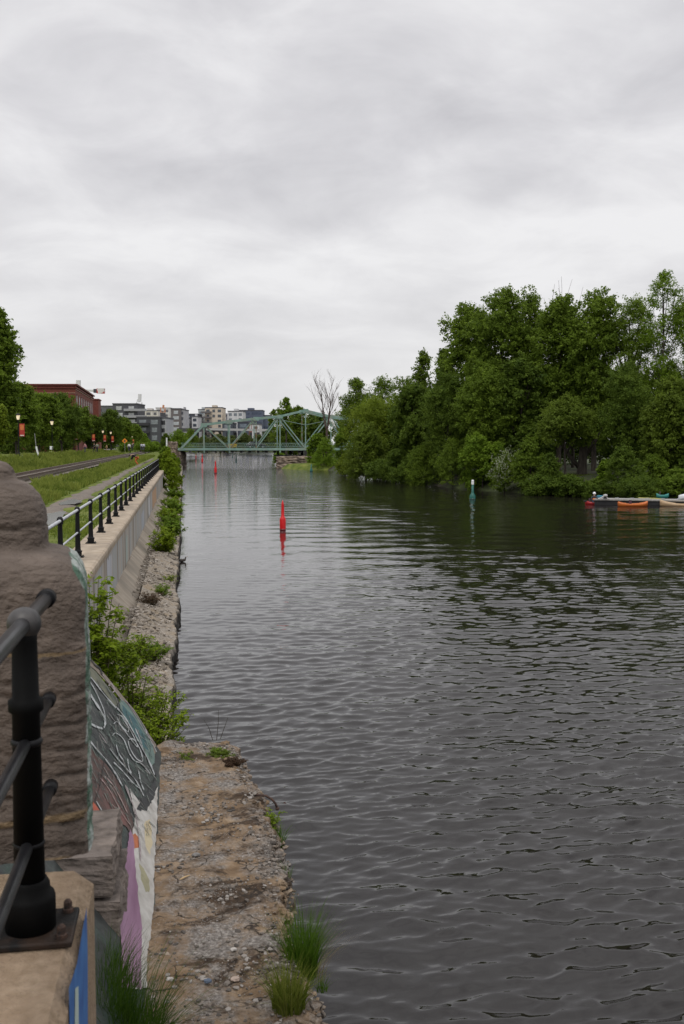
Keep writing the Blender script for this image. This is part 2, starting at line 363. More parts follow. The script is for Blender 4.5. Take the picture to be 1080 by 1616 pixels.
strip('promenade', lambda y: (-19.6, -23), 30, 330, lambda x, y, t: 3.36, mat('promenade_paving', (.20, .19, .18), (.27, .26, .25), scale=3, rough=.9), jit=.08)
strip('track_bed', lambda y: (-9.95, -12.9), 20, 420, lambda x, y, t: 2.44+.24*math.sin(PI*t)**.6, mat('ballast', (.15, .125, .10), (.28, .24, .20), scale=26, rough=.95, bump=1, c3=(.13, .12, .10)), jit=.25)
pud = MB(); pv = []
for k in range(40):
    a = 2*PI*k/40; r = 1+.35*fbm(math.cos(a)*1.3, math.sin(a)*1.3, 4)
    pv.append((-4.75+math.cos(a)*.62*r, 34.0+math.sin(a)*4.2*r, 2.462))
pud.add(pv, [tuple(range(40))])
pw = mat('puddle_water', (.05, .045, .04), (.06, .055, .05), rough=.16)
tag(pud.build('puddle', pw), kind='structure')
pv = []
for k in range(30):
    a = 2*PI*k/30; r = 1+.3*fbm(math.cos(a)*1.3, math.sin(a)*1.3, 9)
    pv.append((-4.9+math.cos(a)*.4*r, 44.5+math.sin(a)*2.2*r, 2.463))
tag(MB().add(pv, [tuple(range(30))]).build('puddle', pw), kind='structure')
# railway track
tr = thing('railway_track', 'rusty single railway track running through the long grass', 'railway track', (-11.35, 20, 2.53))
steel = mat('rusty_rail', (.13, .085, .065), (.20, .15, .125), scale=3, rough=.5, metal=.3)
for X in (-10.63, -12.07):
    mb = MB()
    mb.box(X-.07, X+.07, 20, 420, 2.66, 2.675).box(X-.016, X+.016, 20, 420, 2.675, 2.80).box(X-.045, X+.045, 20, 420, 2.80, 2.84)
    W(mb, 'rail', steel, tr)
slm = mat('sleeper_wood', (.06, .048, .038), (.12, .10, .08), scale=5, rough=.95)
slo = MB().box(-1.25, 1.25, -.12, .12, .02, .145).build('sleeper', slm, tr); slo.location = (0, 42, 0)
for k in range(1, 100):
    c = slo.copy(); col.objects.link(c); c.parent = tr; c.location = (0, 42+k*.62, 0)
mb = MB()
for k in range(100, 480): mb.box(-1.25, 1.25, 42+k*.62-.12, 42+k*.62+.12, .02, .145)
mb.build('sleepers', slm, tr)['kind'] = 'stuff'
# grass on the left land
def grass_field(name, n, xr, yr, hh, seed, tone, wd=.02, keep=None, zoff=0, clump=.4):
    rng = np.random.default_rng(seed)
    x = rng.uniform(*xr, n); u = rng.random(n); y = yr[0]+(yr[1]-yr[0])*u**1.5
    kx = []; 
    for i in range(n):
        q = fbm(x[i]*.5, y[i]*.3, seed, 3)
        kx.append(q)
    q = np.array(kx); ok = rng.random(n) < np.clip(.55+q*1.6, .08, 1)
    if keep is not None: ok &= keep(x, y)
    x, y, q = x[ok], y[ok], q[ok]; n = len(x)
    z = np.array([lz(a) for a in x])+zoff
    h = (hh[0]+(hh[1]-hh[0])*rng.random(n))*np.clip(1+q*1.2, .4, 1.9)
    sc = 1+y/45.0
    a = rng.uniform(0, 2*PI, n); wv = np.stack([np.cos(a), np.sin(a), np.zeros(n)], 1)*(wd*sc*rng.uniform(.6, 1.4, n))[:, None]
    base = np.stack([x, y, z], 1); lean = rng.normal(size=(n, 3))*.28*h[:, None]; lean[:, 2] = 0
    tip = base+lean+np.stack([np.zeros(n), np.zeros(n), h], 1)
    V = np.stack([base-wv, base+wv, base+lean*.4+wv*.7+np.stack([np.zeros(n), np.zeros(n), h*.6], 1), tip], 1).reshape(-1, 3)
    tn = np.clip(.5+q*.9+rng.normal(size=n)*.25, 0, 1)
    o = fast_mesh(name, V, 4, leaf_mat('grass_'+tone, *{'a': ((.075, .125, .016), (.24, .28, .055)), 'b': ((.09, .14, .018), (.22, .27, .045)), 'c': ((.04, .075, .008), (.12, .17, .02))}[tone]), tn)
    tag(o, kind='stuff'); return o
tag(grass_field('long_grass', 60000, (-9.4, -5.9), (28, 210), (.10, .34), 5, 'a'), 'long weedy grass between the gravel path and the railway track', 'grass')
tag(grass_field('meadow_grass', 60000, (-18.6, -13.0), (45, 230), (.18, .5), 6, 'a'), 'tall meadow grass on the far side of the railway track', 'grass')
tag(grass_field('short_grass', 30000, (-4.6, -2.8), (14, 110), (.04, .13), 7, 'b', wd=.012, keep=lambda x, y: (x > -4.2)), 'short green grass strip between the coping and the path', 'grass')
# ================================================================== CANAL WALL, COPING, RAILING
def concrete_wall_mat():
    m = bpy.data.materials.new('streaked_concrete'); m.use_nodes = True; t = m.node_tree; b = t.nodes['Principled BSDF']; b.inputs['Roughness'].default_value = .9
    g = t.nodes.new('ShaderNodeNewGeometry')
    def nz(sc, st, d=6):
        mp = t.nodes.new('ShaderNodeMapping'); mp.inputs['Scale'].default_value = st; t.links.new(g.outputs['Position'], mp.inputs[0])
        n = t.nodes.new('ShaderNodeTexNoise'); n.inputs['Scale'].default_value = sc; n.inputs['Detail'].default_value = d; t.links.new(mp.outputs[0], n.inputs[0]); return n.outputs[0]
    r = t.nodes.new('ShaderNodeValToRGB'); t.links.new(nz(1.3, (1, 1, .06)), r.inputs[0])
    e = r.color_ramp.elements; e[0].position = .34; e[0].color = (.20, .18, .16, 1); e[1].position = .7; e[1].color = (.52, .50, .48, 1)
    for p_, c_ in ((.44, (.33, .29, .24)), (.5, (.42, .38, .33)), (.57, (.36, .37, .36)), (.63, (.31, .31, .31))):
        q = e.new(p_); q.color = (*c_, 1)
    t.links.new(r.outputs[0], b.inputs['Base Color'])
    bp = t.nodes.new('ShaderNodeBump'); bp.inputs['Distance'].default_value = .02; t.links.new(nz(9, (1, 1, .3)), bp.inputs['Height']); t.links.new(bp.outputs[0], b.inputs['Normal'])
    return m
wall = thing('retaining_wall', 'long pale concrete canal wall below the black railing', 'wall', (-2.0, 12.3, 0))
def extrude(prof, ylist, fn=None):
    vs = []; fs = []; n = len(prof)
    for y in ylist:
        for i, (x, z) in enumerate(prof):
            d = fn(x, y, z, i) if fn else (0, 0, 0); vs.append((x+d[0], y+d[1], z+d[2]))
    for j in range(len(ylist)-1):
        for i in range(n):
            a = j*n+i; b = j*n+(i+1) % n; fs.append((a, b, b+n, a+n))
    fs.append(tuple(range(n-1, -1, -1))); fs.append(tuple((len(ylist)-1)*n+i for i in range(n)))
    return MB().add(vs, fs)
Y1 = 98
W(extrude([(-1.93, .2), (-1.93, 2.18), (-2.6, 2.18), (-2.6, .2)], list(np.arange(12.3, Y1+.1, 2.14))), 'wall_face', concrete_wall_mat(), wall)
cop = extrude([(-1.90, 2.2), (-1.885, 2.32), (-1.90, 2.38), (-1.95, 2.415), (-2.7, 2.425), (-2.74, 2.40), (-2.75, 2.2)], list(np.arange(12.3, Y1+.1, .8)), lambda x, y, z, i: (fbm(i, y*.8)*.006, 0, fbm(y*.6, i)*.004))
W(cop, 'coping', mat('coping_concrete', (.33, .26, .185), (.44, .365, .275), scale=3, rough=.9, bump=.3, c3=(.27, .22, .165)), wall, smooth=False)
W(extrude([(-1.93, -.3), (-1.93, .98), (-1.88, .95), (-1.38, .42), (-1.36, -.3)], list(np.arange(18.6, Y1-1, 1.3)), lambda x, y, z, i: (fbm(i, y*.6)*.05, 0, fbm(y*.5, i)*.05)), 'apron', mat('apron_concrete', (.26, .215, .165), (.38, .33, .26), scale=1.6, rough=.9, bump=.5, stretch=(.3, 1.5, 1), c3=(.22, .19, .15)), wall)
# paint on the wall: washed-out vertical bands
for (ya, yb, z0_, z1_, c, nm) in ((25.4, 27.0, .6, 2.17, (.50, .51, .54), 'pale_blue_paint'), (33.5, 34.6, 1.0, 2.0, (.40, .46, .42), 'green_paint'), (62, 71, 1.0, 2.1, (.56, .36, .22), 'orange_paint'), (46, 49, 1.0, 1.9, (.46, .48, .52), 'blue_paint'), (55, 57.5, 1.0, 2.1, (.62, .62, .63), 'white_paint')):
    mb = MB(); K = 14; vs = []
    for k in range(K+1):
        y = ya+(yb-ya)*k/K; vs += [(-1.926, y, z0_+fbm(y*3, 1)*.12), (-1.926, y, z1_+fbm(y*3, 5)*.1-.08)]
    mb.add(vs, [(2*k, 2*k+2, 2*k+3, 2*k+1) for k in range(K)])
    W(mb, 'paint_mark', mat(nm, c, tuple(x*.72 for x in c), scale=2.5, rough=.8, stretch=(1, 1, .1)), wall)
for y in np.arange(16.5, 97, 6.2):
    pass
# railing on the coping
blk = mat('black_paint', (.004, .004, .005), (.008, .008, .009), scale=20, rough=.5, spec=.22)
galv = mat('galvanised_rail', (.36, .37, .39), (.50, .51, .53), scale=8, rough=.35, metal=.6)
rail = thing('canal_railing', 'black post railing with bare steel rails along the concrete coping', 'railing', (-2.4, 19.8, 2.42))
pb = MB()
pb.box(-.13, .13, -.13, .13, 0, .018)
post_prof = [(.085, .018), (.085, .12), (.098, .125), (.098, .145), (.07, .16), (.062, .2), (.055, .5), (.065, .505), (.065, .54), (.053, .545), (.045, 1.0), (.06, 1.01), (.065, 1.07), (.06, 1.12), (.03, 1.155), (.003, 1.16)]
pb.lathe(post_prof, n=14)
for sx in (-1, 1):
    for sy in (-1, 1): pb.lathe([(.014, .018), (.014, .04), (.003, .042)], (sx*.1, sy*.1, 0), 6)
post0 = pb.build('post', blk, rail, smooth=False); post0.location = (0, .2, 0)
for k in range(1, 25):
    c = post0.copy(); col.objects.link(c); c.parent = rail; c.location = (0, .2+3.2*k, 0)
W(MB().tube([(-2.4, 14.5, 3.49), (-2.4, 97, 3.49)], .034, 12), 'top_rail', galv, rail, smooth=True)
W(MB().tube([(-2.4, 14.5, 2.98), (-2.4, 97, 2.98)], .022, 10), 'middle_rail', galv, rail, smooth=True)
# rubble bank at the wall foot
def bank_strip():
    ylist = list(np.arange(11.9, 60, .11)) + list(np.arange(60, 100, .4)) + list(np.arange(100, 214, 1.0)); us = np.linspace(0, 1, 26)
    vs = []; fs = []
    for y in ylist:
        far = max(0, min(1, (y-94)/2.5)); inner = -1.30*(1-far) + -3.0*far; zi = .62*(1-far)+2.5*far
        if y < 19: inner -= .65*min(1, (19-y)/1.0); zi += .25*min(1, (19-y)/1.0)
        oe = -.30 + fbm(y*.5, 3.3)*.14 + fbm(y*3, 1.3)*.05
        for u in us:
            if u < .8:
                t = u/.8; x = inner+(oe-inner)*t; z = zi+(.34-zi)*t
                z += fbm(x*2.2, y*2.2, 0, 6, .6)*.10*math.sin(PI*min(1, t+.08))
                z += .09*max(0, mnoise.cell(Vector((x*5, y*5, 1))))*.5*math.sin(PI*t)
            else:
                t = (u-.8)/.2; x = oe+.05*math.sin(t*PI)+fbm(y*4, t*3, 7)*.05; z = .34-t*.75 + fbm(x*3, y*3)*.03
            vs.append((x, y, z))
    n = len(us)
    for j in range(len(ylist)-1):
        for i in range(n-1):
            a = j*n+i; fs.append((a, a+1, a+n+1, a+n))
    return MB().add(vs, fs)
def rubble_mat():
    m = mat('rubble_concrete', (.16, .135, .105), (.36, .32, .27), scale=16, rough=.95, bump=1.6, c3=(.27, .215, .15), lo=.3, hi=.7, s3=.6)
    t = m.node_tree; b = t.nodes['Principled BSDF']; src = b.inputs['Base Color'].links[0].from_socket
    g = t.nodes.new('ShaderNodeNewGeometry'); s = t.nodes.new('ShaderNodeSeparateXYZ'); t.links.new(g.outputs['Position'], s.inputs[0])
    nz = t.nodes.new('ShaderNodeTexNoise'); nz.inputs['Scale'].default_value = 3; t.links.new(g.outputs['Position'], nz.inputs[0])
    ad = t.nodes.new('ShaderNodeMath'); ad.operation = 'MULTIPLY_ADD'; t.links.new(nz.outputs[0], ad.inputs[0]); ad.inputs[1].default_value = -.25; t.links.new(s.outputs[2], ad.inputs[2])
    mr = t.nodes.new('ShaderNodeMapRange'); t.links.new(ad.outputs[0], mr.inputs[0]); mr.inputs[1].default_value = .05; mr.inputs[2].default_value = .2
    mx = t.nodes.new('ShaderNodeMix'); mx.data_type = 'RGBA'; t.links.new(mr.outputs[0], mx.inputs[0]); mx.inputs[6].default_value = (.022, .019, .015, 1); t.links.new(src, mx.inputs[7]); t.links.new(mx.outputs[2], b.inputs['Base Color'])
    return m
RUB = rubble_mat()
bank_strip().build('bank', RUB)['kind'] = 'structure'
def stones(name, pts, sizes, m, seed=4, label=None, cat=None):
    rng = np.random.default_rng(seed)
    bm = bmesh.new(); bmesh.ops.create_icosphere(bm, subdivisions=1, radius=1); bv = np.array([v.co[:] for v in bm.verts]); bf = np.array([[v.index for v in f.verts] for f in bm.faces]); bm.free()
    tri = bv[bf.ravel()]
    V = []
    for p, s in zip(pts, sizes):
        q = bv*(1+rng.normal(size=(len(bv), 1))*.16)*np.array([rng.uniform(.7, 1.3), rng.uniform(.6, 1.1), rng.uniform(.35, .75)])
        a = rng.uniform(0, 2*PI); R = np.array([[math.cos(a), -math.sin(a), 0], [math.sin(a), math.cos(a), 0], [0, 0, 1]])
        V.append((q@R.T*s+np.array(p))[bf.ravel()])
    V = np.concatenate(V); tn = np.repeat(rng.random(len(pts)), len(bf))
    o = fast_mesh(name, V, 3, m, tn); tag(o, label, cat, kind='stuff'); return o
def stone_mat(name, c1, c2, c3, rough=.9):
    m = bpy.data.materials.new(name); m.use_nodes = True; t = m.node_tree; b = t.nodes['Principled BSDF']; b.inputs['Roughness'].default_value = rough
    a = t.nodes.new('ShaderNodeAttribute'); a.attribute_name = 'tone'; r = t.nodes.new('ShaderNodeValToRGB'); t.links.new(a.outputs['Fac'], r.inputs[0])
    r.color_ramp.elements[0].color = (*c1, 1); r.color_ramp.elements[1].color = (*c3, 1); q = r.color_ramp.elements.new(.6); q.color = (*c2, 1); t.links.new(r.outputs[0], b.inputs['Base Color']); return m
rng = np.random.default_rng(11); pts = []; sz = []
for i in range(9500):
    y = 12.3+rng.random()**1.3*52; u = rng.random(); x = -1.5+u*1.12; s = .014+rng.random()**4*.06
    if fbm(x*1.1, y*.35, 3, 3) < -.25: continue
    zi = .62 if y > 19 else .87; t = (x+1.30)/(1.0); pts.append((x, y, zi+(.34-zi)*max(0, t)+.02+fbm(x*2.2, y*2.2, 0, 6, .6)*.08)); sz.append(s)
stones('rubble', pts, sz, stone_mat('rubble_stone', (.09, .075, .058), (.25, .215, .175), (.42, .38, .33)), label='loose grey rubble and broken concrete on the canal bank', cat='rubble')
# ================================================================== FOREGROUND LEDGE
ZL = 1.2
rpx = [(362, 1163), (378, 1185), (392, 1222), (408, 1240), (412, 1262), (430, 1300), (446, 1345), (450, 1390), (442, 1450), (468, 1500), (490, 1555), (518, 1616), (560, 1720), (640, 1900), (900, 2500)]
rpt = sorted([(P(a, b, ZL).y, P(a, b, ZL).x) for a, b in rpx])
def redge(y): return float(np.interp(y, [p[0] for p in rpt], [p[1] for p in rpt]))
yend = P(330, 1168, ZL).y
def ledge():
    vs = []; fs = []
    ylist = list(np.arange(2.0, 5.2, .12)) + list(np.arange(5.2, yend, .028)); us = np.concatenate([np.linspace(0, 1, 62), 1+np.linspace(.04, 1, 16)])
    for y in ylist:
        re = redge(y) + fbm(y*2.2, 8.1, 0, 6, .5)*.07 + mnoise.noise(Vector((y*9, 2, 0)))*.02
        for u in us:
            if u <= 1:
                x = -.62+(re+.62)*u; e2 = max(0, (u-.86)/.14)
                z = ZL + fbm(x*1.7, y*1.3, 2, 6, .7)*.030 + fbm(x*9, y*9, 5, 4, .5)*.008 - e2*e2*(.05+.08*max(0, fbm(y*2.5, x*2, 1)+.3))
                crag = max(0, mnoise.noise(Vector((x*6, y*6, 4))))*max(0, (u-.7)/.3); z -= crag*.07
                zend = max(0, (y-(yend-.4))/.4); z -= zend**3*.12*abs(fbm(x*4, 3))
            else:
                t = u-1; x = re + fbm(y*3, t*3, 6, 5, .6)*.09*(1) + t*.07; z = ZL-.10-t*1.6 + fbm(y*5, t*5)*.03
            vs.append((x, y + (fbm(x*3, 7.7)*.10 if y > yend-.06 else 0), z))
    n = len(us)
    for j in range(len(ylist)-1):
        for i in range(n-1):
            a = j*n+i; fs.append((a, a+1, a+n+1, a+n))
    # end face down to the water
    k = len(vs); J = (len(ylist)-1)*n
    for i in range(62): vs.append((vs[J+i][0]*1.0+fbm(i*.3, 1)*.05, vs[J+i][1]+.08+fbm(i*.3, 5)*.06, -.4))
    for i in range(61): fs.append((J+i, J+i+1, k+i+1, k+i))
    return MB().add(vs, fs)
def ledge_mat():
    m = bpy.data.materials.new('weathered_ledge'); m.use_nodes = True; t = m.node_tree; b = t.nodes['Principled BSDF']; b.inputs['Roughness'].default_value = .93; b.inputs['Specular IOR Level'].default_value = .25
    g = t.nodes.new('ShaderNodeNewGeometry')
    def nz(sc, d=8, r=.6, dist=0, st=(1, 1, 1)):
        mp = t.nodes.new('ShaderNodeMapping'); mp.inputs['Scale'].default_value = st; t.links.new(g.outputs['Position'], mp.inputs[0])
        n = t.nodes.new('ShaderNodeTexNoise'); n.inputs['Scale'].default_value = sc; n.inputs['Detail'].default_value = d; n.inputs['Roughness'].default_value = r; n.inputs['Distortion'].default_value = dist; t.links.new(mp.outputs[0], n.inputs[0]); return n.outputs[0]
    def ramp(src, els):
        r = t.nodes.new('ShaderNodeValToRGB'); t.links.new(src, r.inputs[0]); e = r.color_ramp.elements
        e[0].position, c = els[0]; e[0].color = (*c, 1); e[1].position, c = els[-1]; e[1].color = (*c, 1)
        for p, c in els[1:-1]: q = e.new(p); q.color = (*c, 1)
        return r.outputs[0]
    def mix(f, a, bb, blend='MIX'):
        x = t.nodes.new('ShaderNodeMix'); x.data_type = 'RGBA'; x.blend_type = blend; 
        if isinstance(f, float): x.inputs[0].default_value = f
        else: t.links.new(f, x.inputs[0])
        for i, v in ((6, a), (7, bb)):
            if isinstance(v, tuple): x.inputs[i].default_value = (*v, 1)
            else: t.links.new(v, x.inputs[i])
        return x.outputs[2]
    def rng_(src, a, bb, c=0., d=1.):
        r = t.nodes.new('ShaderNodeMapRange'); t.links.new(src, r.inputs[0]); r.inputs[1].default_value = a; r.inputs[2].default_value = bb; r.inputs[3].default_value = c; r.inputs[4].default_value = d; return r.outputs[0]
    tan = ramp(nz(5), [(.3, (.12, .078, .045)), (.5, (.22, .15, .09)), (.7, (.34, .26, .18))])
    grey = ramp(nz(34, 4), [(.3, (.075, .066, .058)), (.5, (.19, .17, .15)), (.72, (.38, .35, .32))])
    soil = ramp(nz(18, 6), [(.32, (.022, .015, .010)), (.7, (.095, .062, .038))])
    c = mix(rng_(nz(1.7, 10, .72), .44, .58), tan, grey)
    c = mix(rng_(nz(2.3, 10, .7, .4, (.8, 1.2, 2)), .52, .60), c, soil)
    vo = t.nodes.new('ShaderNodeTexVoronoi'); vo.inputs['Scale'].default_value = 45; t.links.new(g.outputs['Position'], vo.inputs[0])
    spk = rng_(vo.outputs['Distance'], .28, .18); msk = rng_(nz(3, 5), .48, .6)
    mm = t.nodes.new('ShaderNodeMath'); mm.operation = 'MULTIPLY'; t.links.new(spk, mm.inputs[0]); t.links.new(msk, mm.inputs[1])
    vc = ramp(vo.outputs['Color'], [(.2, (.08, .08, .085)), (.8, (.46, .43, .40))])
    c = mix(mm.outputs[0], c, vc)
    wv = t.nodes.new('ShaderNodeTexNoise'); wv.inputs['Scale'].default_value = 4; wv.inputs['Detail'].default_value = 6; t.links.new(g.outputs['Position'], wv.inputs[0])
    va = t.nodes.new('ShaderNodeVectorMath'); va.operation = 'MULTIPLY_ADD'; t.links.new(wv.outputs['Color'], va.inputs[0]); va.inputs[1].default_value = (.35, .35, .35); t.links.new(g.outputs['Position'], va.inputs[2])
    vc2 = t.nodes.new('ShaderNodeTexVoronoi'); vc2.feature = 'DISTANCE_TO_EDGE'; vc2.inputs['Scale'].default_value = 1.9; t.links.new(va.outputs[0], vc2.inputs['Vector'])
    crk = rng_(vc2.outputs['Distance'], .006, .022, 1., 0.); cm_ = rng_(nz(2.6, 4), .45, .55)
    mm2 = t.nodes.new('ShaderNodeMath'); mm2.operation = 'MULTIPLY'; t.links.new(crk, mm2.inputs[0]); t.links.new(cm_, mm2.inputs[1])
    c = mix(mm2.outputs[0], c, (.03, .022, .016))
    # dark wet foot
    s = t.nodes.new('ShaderNodeSeparateXYZ'); t.links.new(g.outputs['Position'], s.inputs[0]); c = mix(rng_(s.outputs[2], .25, .6, 1., 0.), c, (.025, .022, .018))
    t.links.new(c, b.inputs['Base Color'])
    hsum = t.nodes.new('ShaderNodeMath'); hsum.operation = 'MULTIPLY_ADD'; t.links.new(nz(40, 8, .7), hsum.inputs[0]); hsum.inputs[1].default_value = .5; t.links.new(nz(8, 8, .65), hsum.inputs[2])
    bp = t.nodes.new('ShaderNodeBump'); bp.inputs['Strength'].default_value = 1; bp.inputs['Distance'].default_value = .035; t.links.new(hsum.outputs[0], bp.inputs['Height']); t.links.new(bp.outputs[0], b.inputs['Normal'])
    return m
LM = ledge_mat()
tag(ledge().build('concrete_ledge', LM), 'crumbling tan concrete ledge jutting into the canal at the foreground', 'ledge')
pts = []; sz = []
for i in range(14000):
    y = 5.2+rng.random()*(yend-5.3); re = redge(y); x = -.28+rng.random()*(re+.24)
    dens = max(0, fbm(x*2.2, y*1.6, 9, 6, .6)+.05)*1.4 + (.30 if y < 7.3 else 0)*max(0, fbm(x*2, y*2, 3)+.9) + (.3 if x > re-.14 else 0)
    if rng.random() > dens: continue
    pts.append((x, y, ZL+.004+fbm(x*1.7, y*1.3, 2, 6, .7)*.030)); sz.append(.003+rng.random()**6*.024)
stones('gravel', pts, sz, stone_mat('gravel_stone', (.06, .052, .045), (.17, .145, .12), (.30, .275, .25)), 5, 'pale gravel and grit scattered on the concrete ledge', 'gravel')
# chunky broken aggregate along the ledge rim
pts = []; sz = []
for i in range(520):
    y = 5.4+rng.random()*(yend-5.4); re = redge(y); x = re-.02+rng.normal()*.06; s = .015+rng.random()**2*.045
    pts.append((x, y, ZL-.02-max(0, x-re+.04)*1.2-rng.random()*.05)); sz.append(s)
stones('broken_concrete', pts, sz, LM, 6, 'broken lumps of concrete along the outer rim of the ledge', 'rubble')
# ================================================================== BATTERED WALL WITH GRAFFITI
GN = Vector((.8, 0, .6)); GP = (-.3, 0, 1.2)
gw = thing('battered_wall', 'sloping graffiti covered concrete wall rising from the ledge', 'wall', (-.3, 12.1, 1.2))
vs = []; fs = []
yl = list(np.arange(2.5, 12.31, .09)); ts = np.linspace(0, 1, 30)
for y in yl:
    for t in ts:
        L_ = -.12+t*2.2; x = -.3-.6*L_; z = 1.2+.8*L_
        d = fbm(y*1.5, L_*2, 3)*.006*(1 if 0 < t < 1 else 0)
        ee = max(0, (y-12.18)/.13); d -= ee*ee*.03
        vs.append((x+.8*d, y, z+.6*d))
n = len(ts)
for j in range(len(yl)-1):
    for i in range(n-1):
        a = j*n+i; fs.append((a+1, a, a+n, a+n+1))
k = len(vs); J = (len(yl)-1)*n
for i in range(n): vs.append((vs[J+i][0]-.4, vs[J+i][1]+.02, min(vs[J+i][2], 1.0)-.6))
for i in range(n-1): fs.append((J+i+1, J+i, k+i, k+i+1))
W(MB().add(vs, fs), 'painted_slope', mat('painted_slope', (.016, .019, .020), (.062, .067, .062), scale=6, rough=.7, bump=.5, c3=(.035, .055, .045), lo=.3, hi=.75, bscale=26, s3=2.5), gw)
def G(px, py, off=.004):
    p = PL(px, py, GP, GN) + GN*off
    # follow the slope's own slight waviness
    return p
lay = [0]
def gpoly(pts, c, nm, off=.0075, jit=.022, c2=None, st=(1, 1, 1)):
    lay[0] += 1; off += lay[0]*.00022
    Q = []
    for i in range(len(pts)):
        a = G(*pts[i], off); b = G(*pts[(i+1) % len(pts)], off); m_ = max(2, int((b-a).length/.06))
        for k in range(m_):
            p = a.lerp(b, k/m_); Q.append(p + Vector((0, fbm(p.y*7, p.z*9, i)*jit, 0)) + Vector((-.6, 0, .8))*fbm(p.z*8, p.y*6, i+5)*jit)
    mb = MB(); bm = bmesh.new(); bv = [bm.verts.new(q) for q in Q]; f = bm.faces.new(bv); bmesh.ops.triangulate(bm, faces=[f])
    bm.verts.index_update(); mb.add([v.co for v in bm.verts], [tuple(v.index for v in f.verts) for f in bm.faces]); bm.free()
    me_n = mat('graffiti_'+nm, c, c2 or tuple(x*.6 for x in c), scale=7, rough=.6, bump=.3, bscale=30, lo=.3, hi=.75, stretch=st)
    o = W(mb, 'painted_patch', me_n, gw)
    # normals up
    return o
def gline(pts, wpx, c=(.62, .64, .66), nm='white_line', close=False):
    lay[0] += 1; off = .0085+lay[0]*.00022
    # Catmull-Rom through the points
    p = [Vector((a, b)) for a, b in pts]; Q = []
    for i in range(len(p)-1):
        p0, p1, p2, p3 = p[max(0, i-1)], p[i], p[i+1], p[min(len(p)-1, i+2)]
        for k in range(6):
            t = k/6; Q.append(.5*((2*p1)+(p2-p0)*t+(2*p0-5*p1+4*p2-p3)*t*t+(3*p1-p0-3*p2+p3)*t*t*t))
    Q.append(p[-1]); vs = []
    for i, q in enumerate(Q):
        d = (Q[min(i+1, len(Q)-1)]-Q[max(0, i-1)]).normalized(); nrm = Vector((-d.y, d.x))*wpx*.37*(1+.9*fbm(i*.4, wpx, len(Q)))
        if i in (0, len(Q)-1): nrm *= .4
        a = q+nrm; b = q-nrm; vs += [G(a.x, a.y, off), G(b.x, b.y, off)]
    mb = MB().add(vs, [(2*i, 2*i+1, 2*i+3, 2*i+2) for i in range(len(Q)-1)])
    return W(mb, 'painted_line', mat('graffiti_'+nm, c, tuple(x*.62 for x in c), scale=16, rough=.6, lo=.25, hi=.6), gw)
bare = (.20, .165, .125)
gpoly([(128, 1026), (140, 1036), (168, 1068), (204, 1112), (246, 1176), (243, 1196), (226, 1160), (206, 1128), (180, 1090), (150, 1058), (128, 1040)], bare, 'bare_concrete', c2=(.16, .13, .10))
gpoly([(134, 1046), (152, 1062), (176, 1092), (188, 1108), (182, 1116), (160, 1088), (134, 1062)], (.055, .065, .05), 'olive', c2=(.17, .17, .11))
gpoly([(190, 1102), (206, 1118), (226, 1146), (240, 1176), (244, 1200), (238, 1210), (226, 1186), (208, 1152), (188, 1118)], (.07, .13, .125), 'teal', c2=(.17, .23, .19))
gpoly([(192, 1112), (210, 1132), (228, 1162), (233, 1184), (226, 1180), (210, 1152), (192, 1124)], (.02, .07, .085), 'deep_teal', c2=(.05, .13, .13))
gpoly([(132, 1166), (150, 1190), (168, 1208), (186, 1234), (196, 1256), (208, 1290), (216, 1330), (204, 1316), (196, 1300), (160, 1296), (132, 1292)], (.085, .038, .030), 'red_brown', c2=(.03, .035, .03))
gpoly([(150, 1246), (158, 1228), (180, 1256), (196, 1286), (204, 1310), (190, 1300), (170, 1280)], (.15, .065, .055), 'dull_pink', c2=(.045, .035, .03), st=(1, .3, 1))
gpoly([(132, 1268), (144, 1264), (156, 1280), (166, 1296), (132, 1296)], (.40, .09, .045), 'orange_red', c2=(.26, .05, .03))
gpoly([(203, 1244), (216, 1262), (228, 1276), (238, 1268), (248, 1240), (247, 1300), (243, 1360), (241, 1440), (236, 1500), (232, 1560), (200, 1560), (204, 1440), (206, 1320), (212, 1300), (208, 1272)], (.50, .49, .46), 'white_wash', c2=(.30, .28, .25))
gpoly([(226, 1302), (236, 1294), (240, 1330), (236, 1350), (230, 1340)], (.42, .34, .20), 'ochre', c2=(.5, .44, .3))
gpoly([(218, 1362), (226, 1372), (236, 1392), (235, 1410), (228, 1408), (222, 1390)], (.33, .31, .19), 'khaki')
gpoly([(206, 1318), (212, 1316), (220, 1326), (218, 1338), (210, 1340)], (.42, .13, .05), 'orange')
gpoly([(204, 1308), (209, 1322), (214, 1380), (220, 1440), (222, 1480), (221, 1560), (190, 1560), (189, 1480), (192, 1420), (198, 1350)], (.17, .075, .14), 'purple', c2=(.33, .20, .29), st=(1, .12, 1))
gpoly([(214, 1278), (240, 1236), (246, 1216), (244, 1252), (232, 1278), (222, 1282)], (.028, .03, .032), 'charcoal')
WL = (.48, .50, .50)
gline([(134, 1062), (146, 1074), (160, 1092), (182, 1118)], 2.2, WL)
gline([(136, 1088), (146, 1104), (160, 1126), (165, 1140), (162, 1150), (152, 1148), (136, 1140)], 4.0, WL)
gline([(137, 1070), (150, 1092), (163, 1122), (165, 1138)], 1.8, WL)
gline([(138, 1166), (150, 1182), (166, 1200), (180, 1220), (192, 1242)], 2.4, WL)
gline([(182, 1116), (198, 1136), (216, 1168), (234, 1202), (243, 1224)], 2.2, WL)
gline([(183, 1128), (192, 1132), (200, 1144), (201, 1156), (190, 1146), (183, 1132)], 1.7, WL)
gline([(178, 1144), (184, 1140), (194, 1152), (206, 1168), (216, 1180), (213, 1170), (204, 1152), (192, 1134)], 1.8, WL)
gline([(176, 1162), (182, 1158), (194, 1168), (203, 1190), (212, 1202), (222, 1206), (236, 1222)], 1.9, WL)
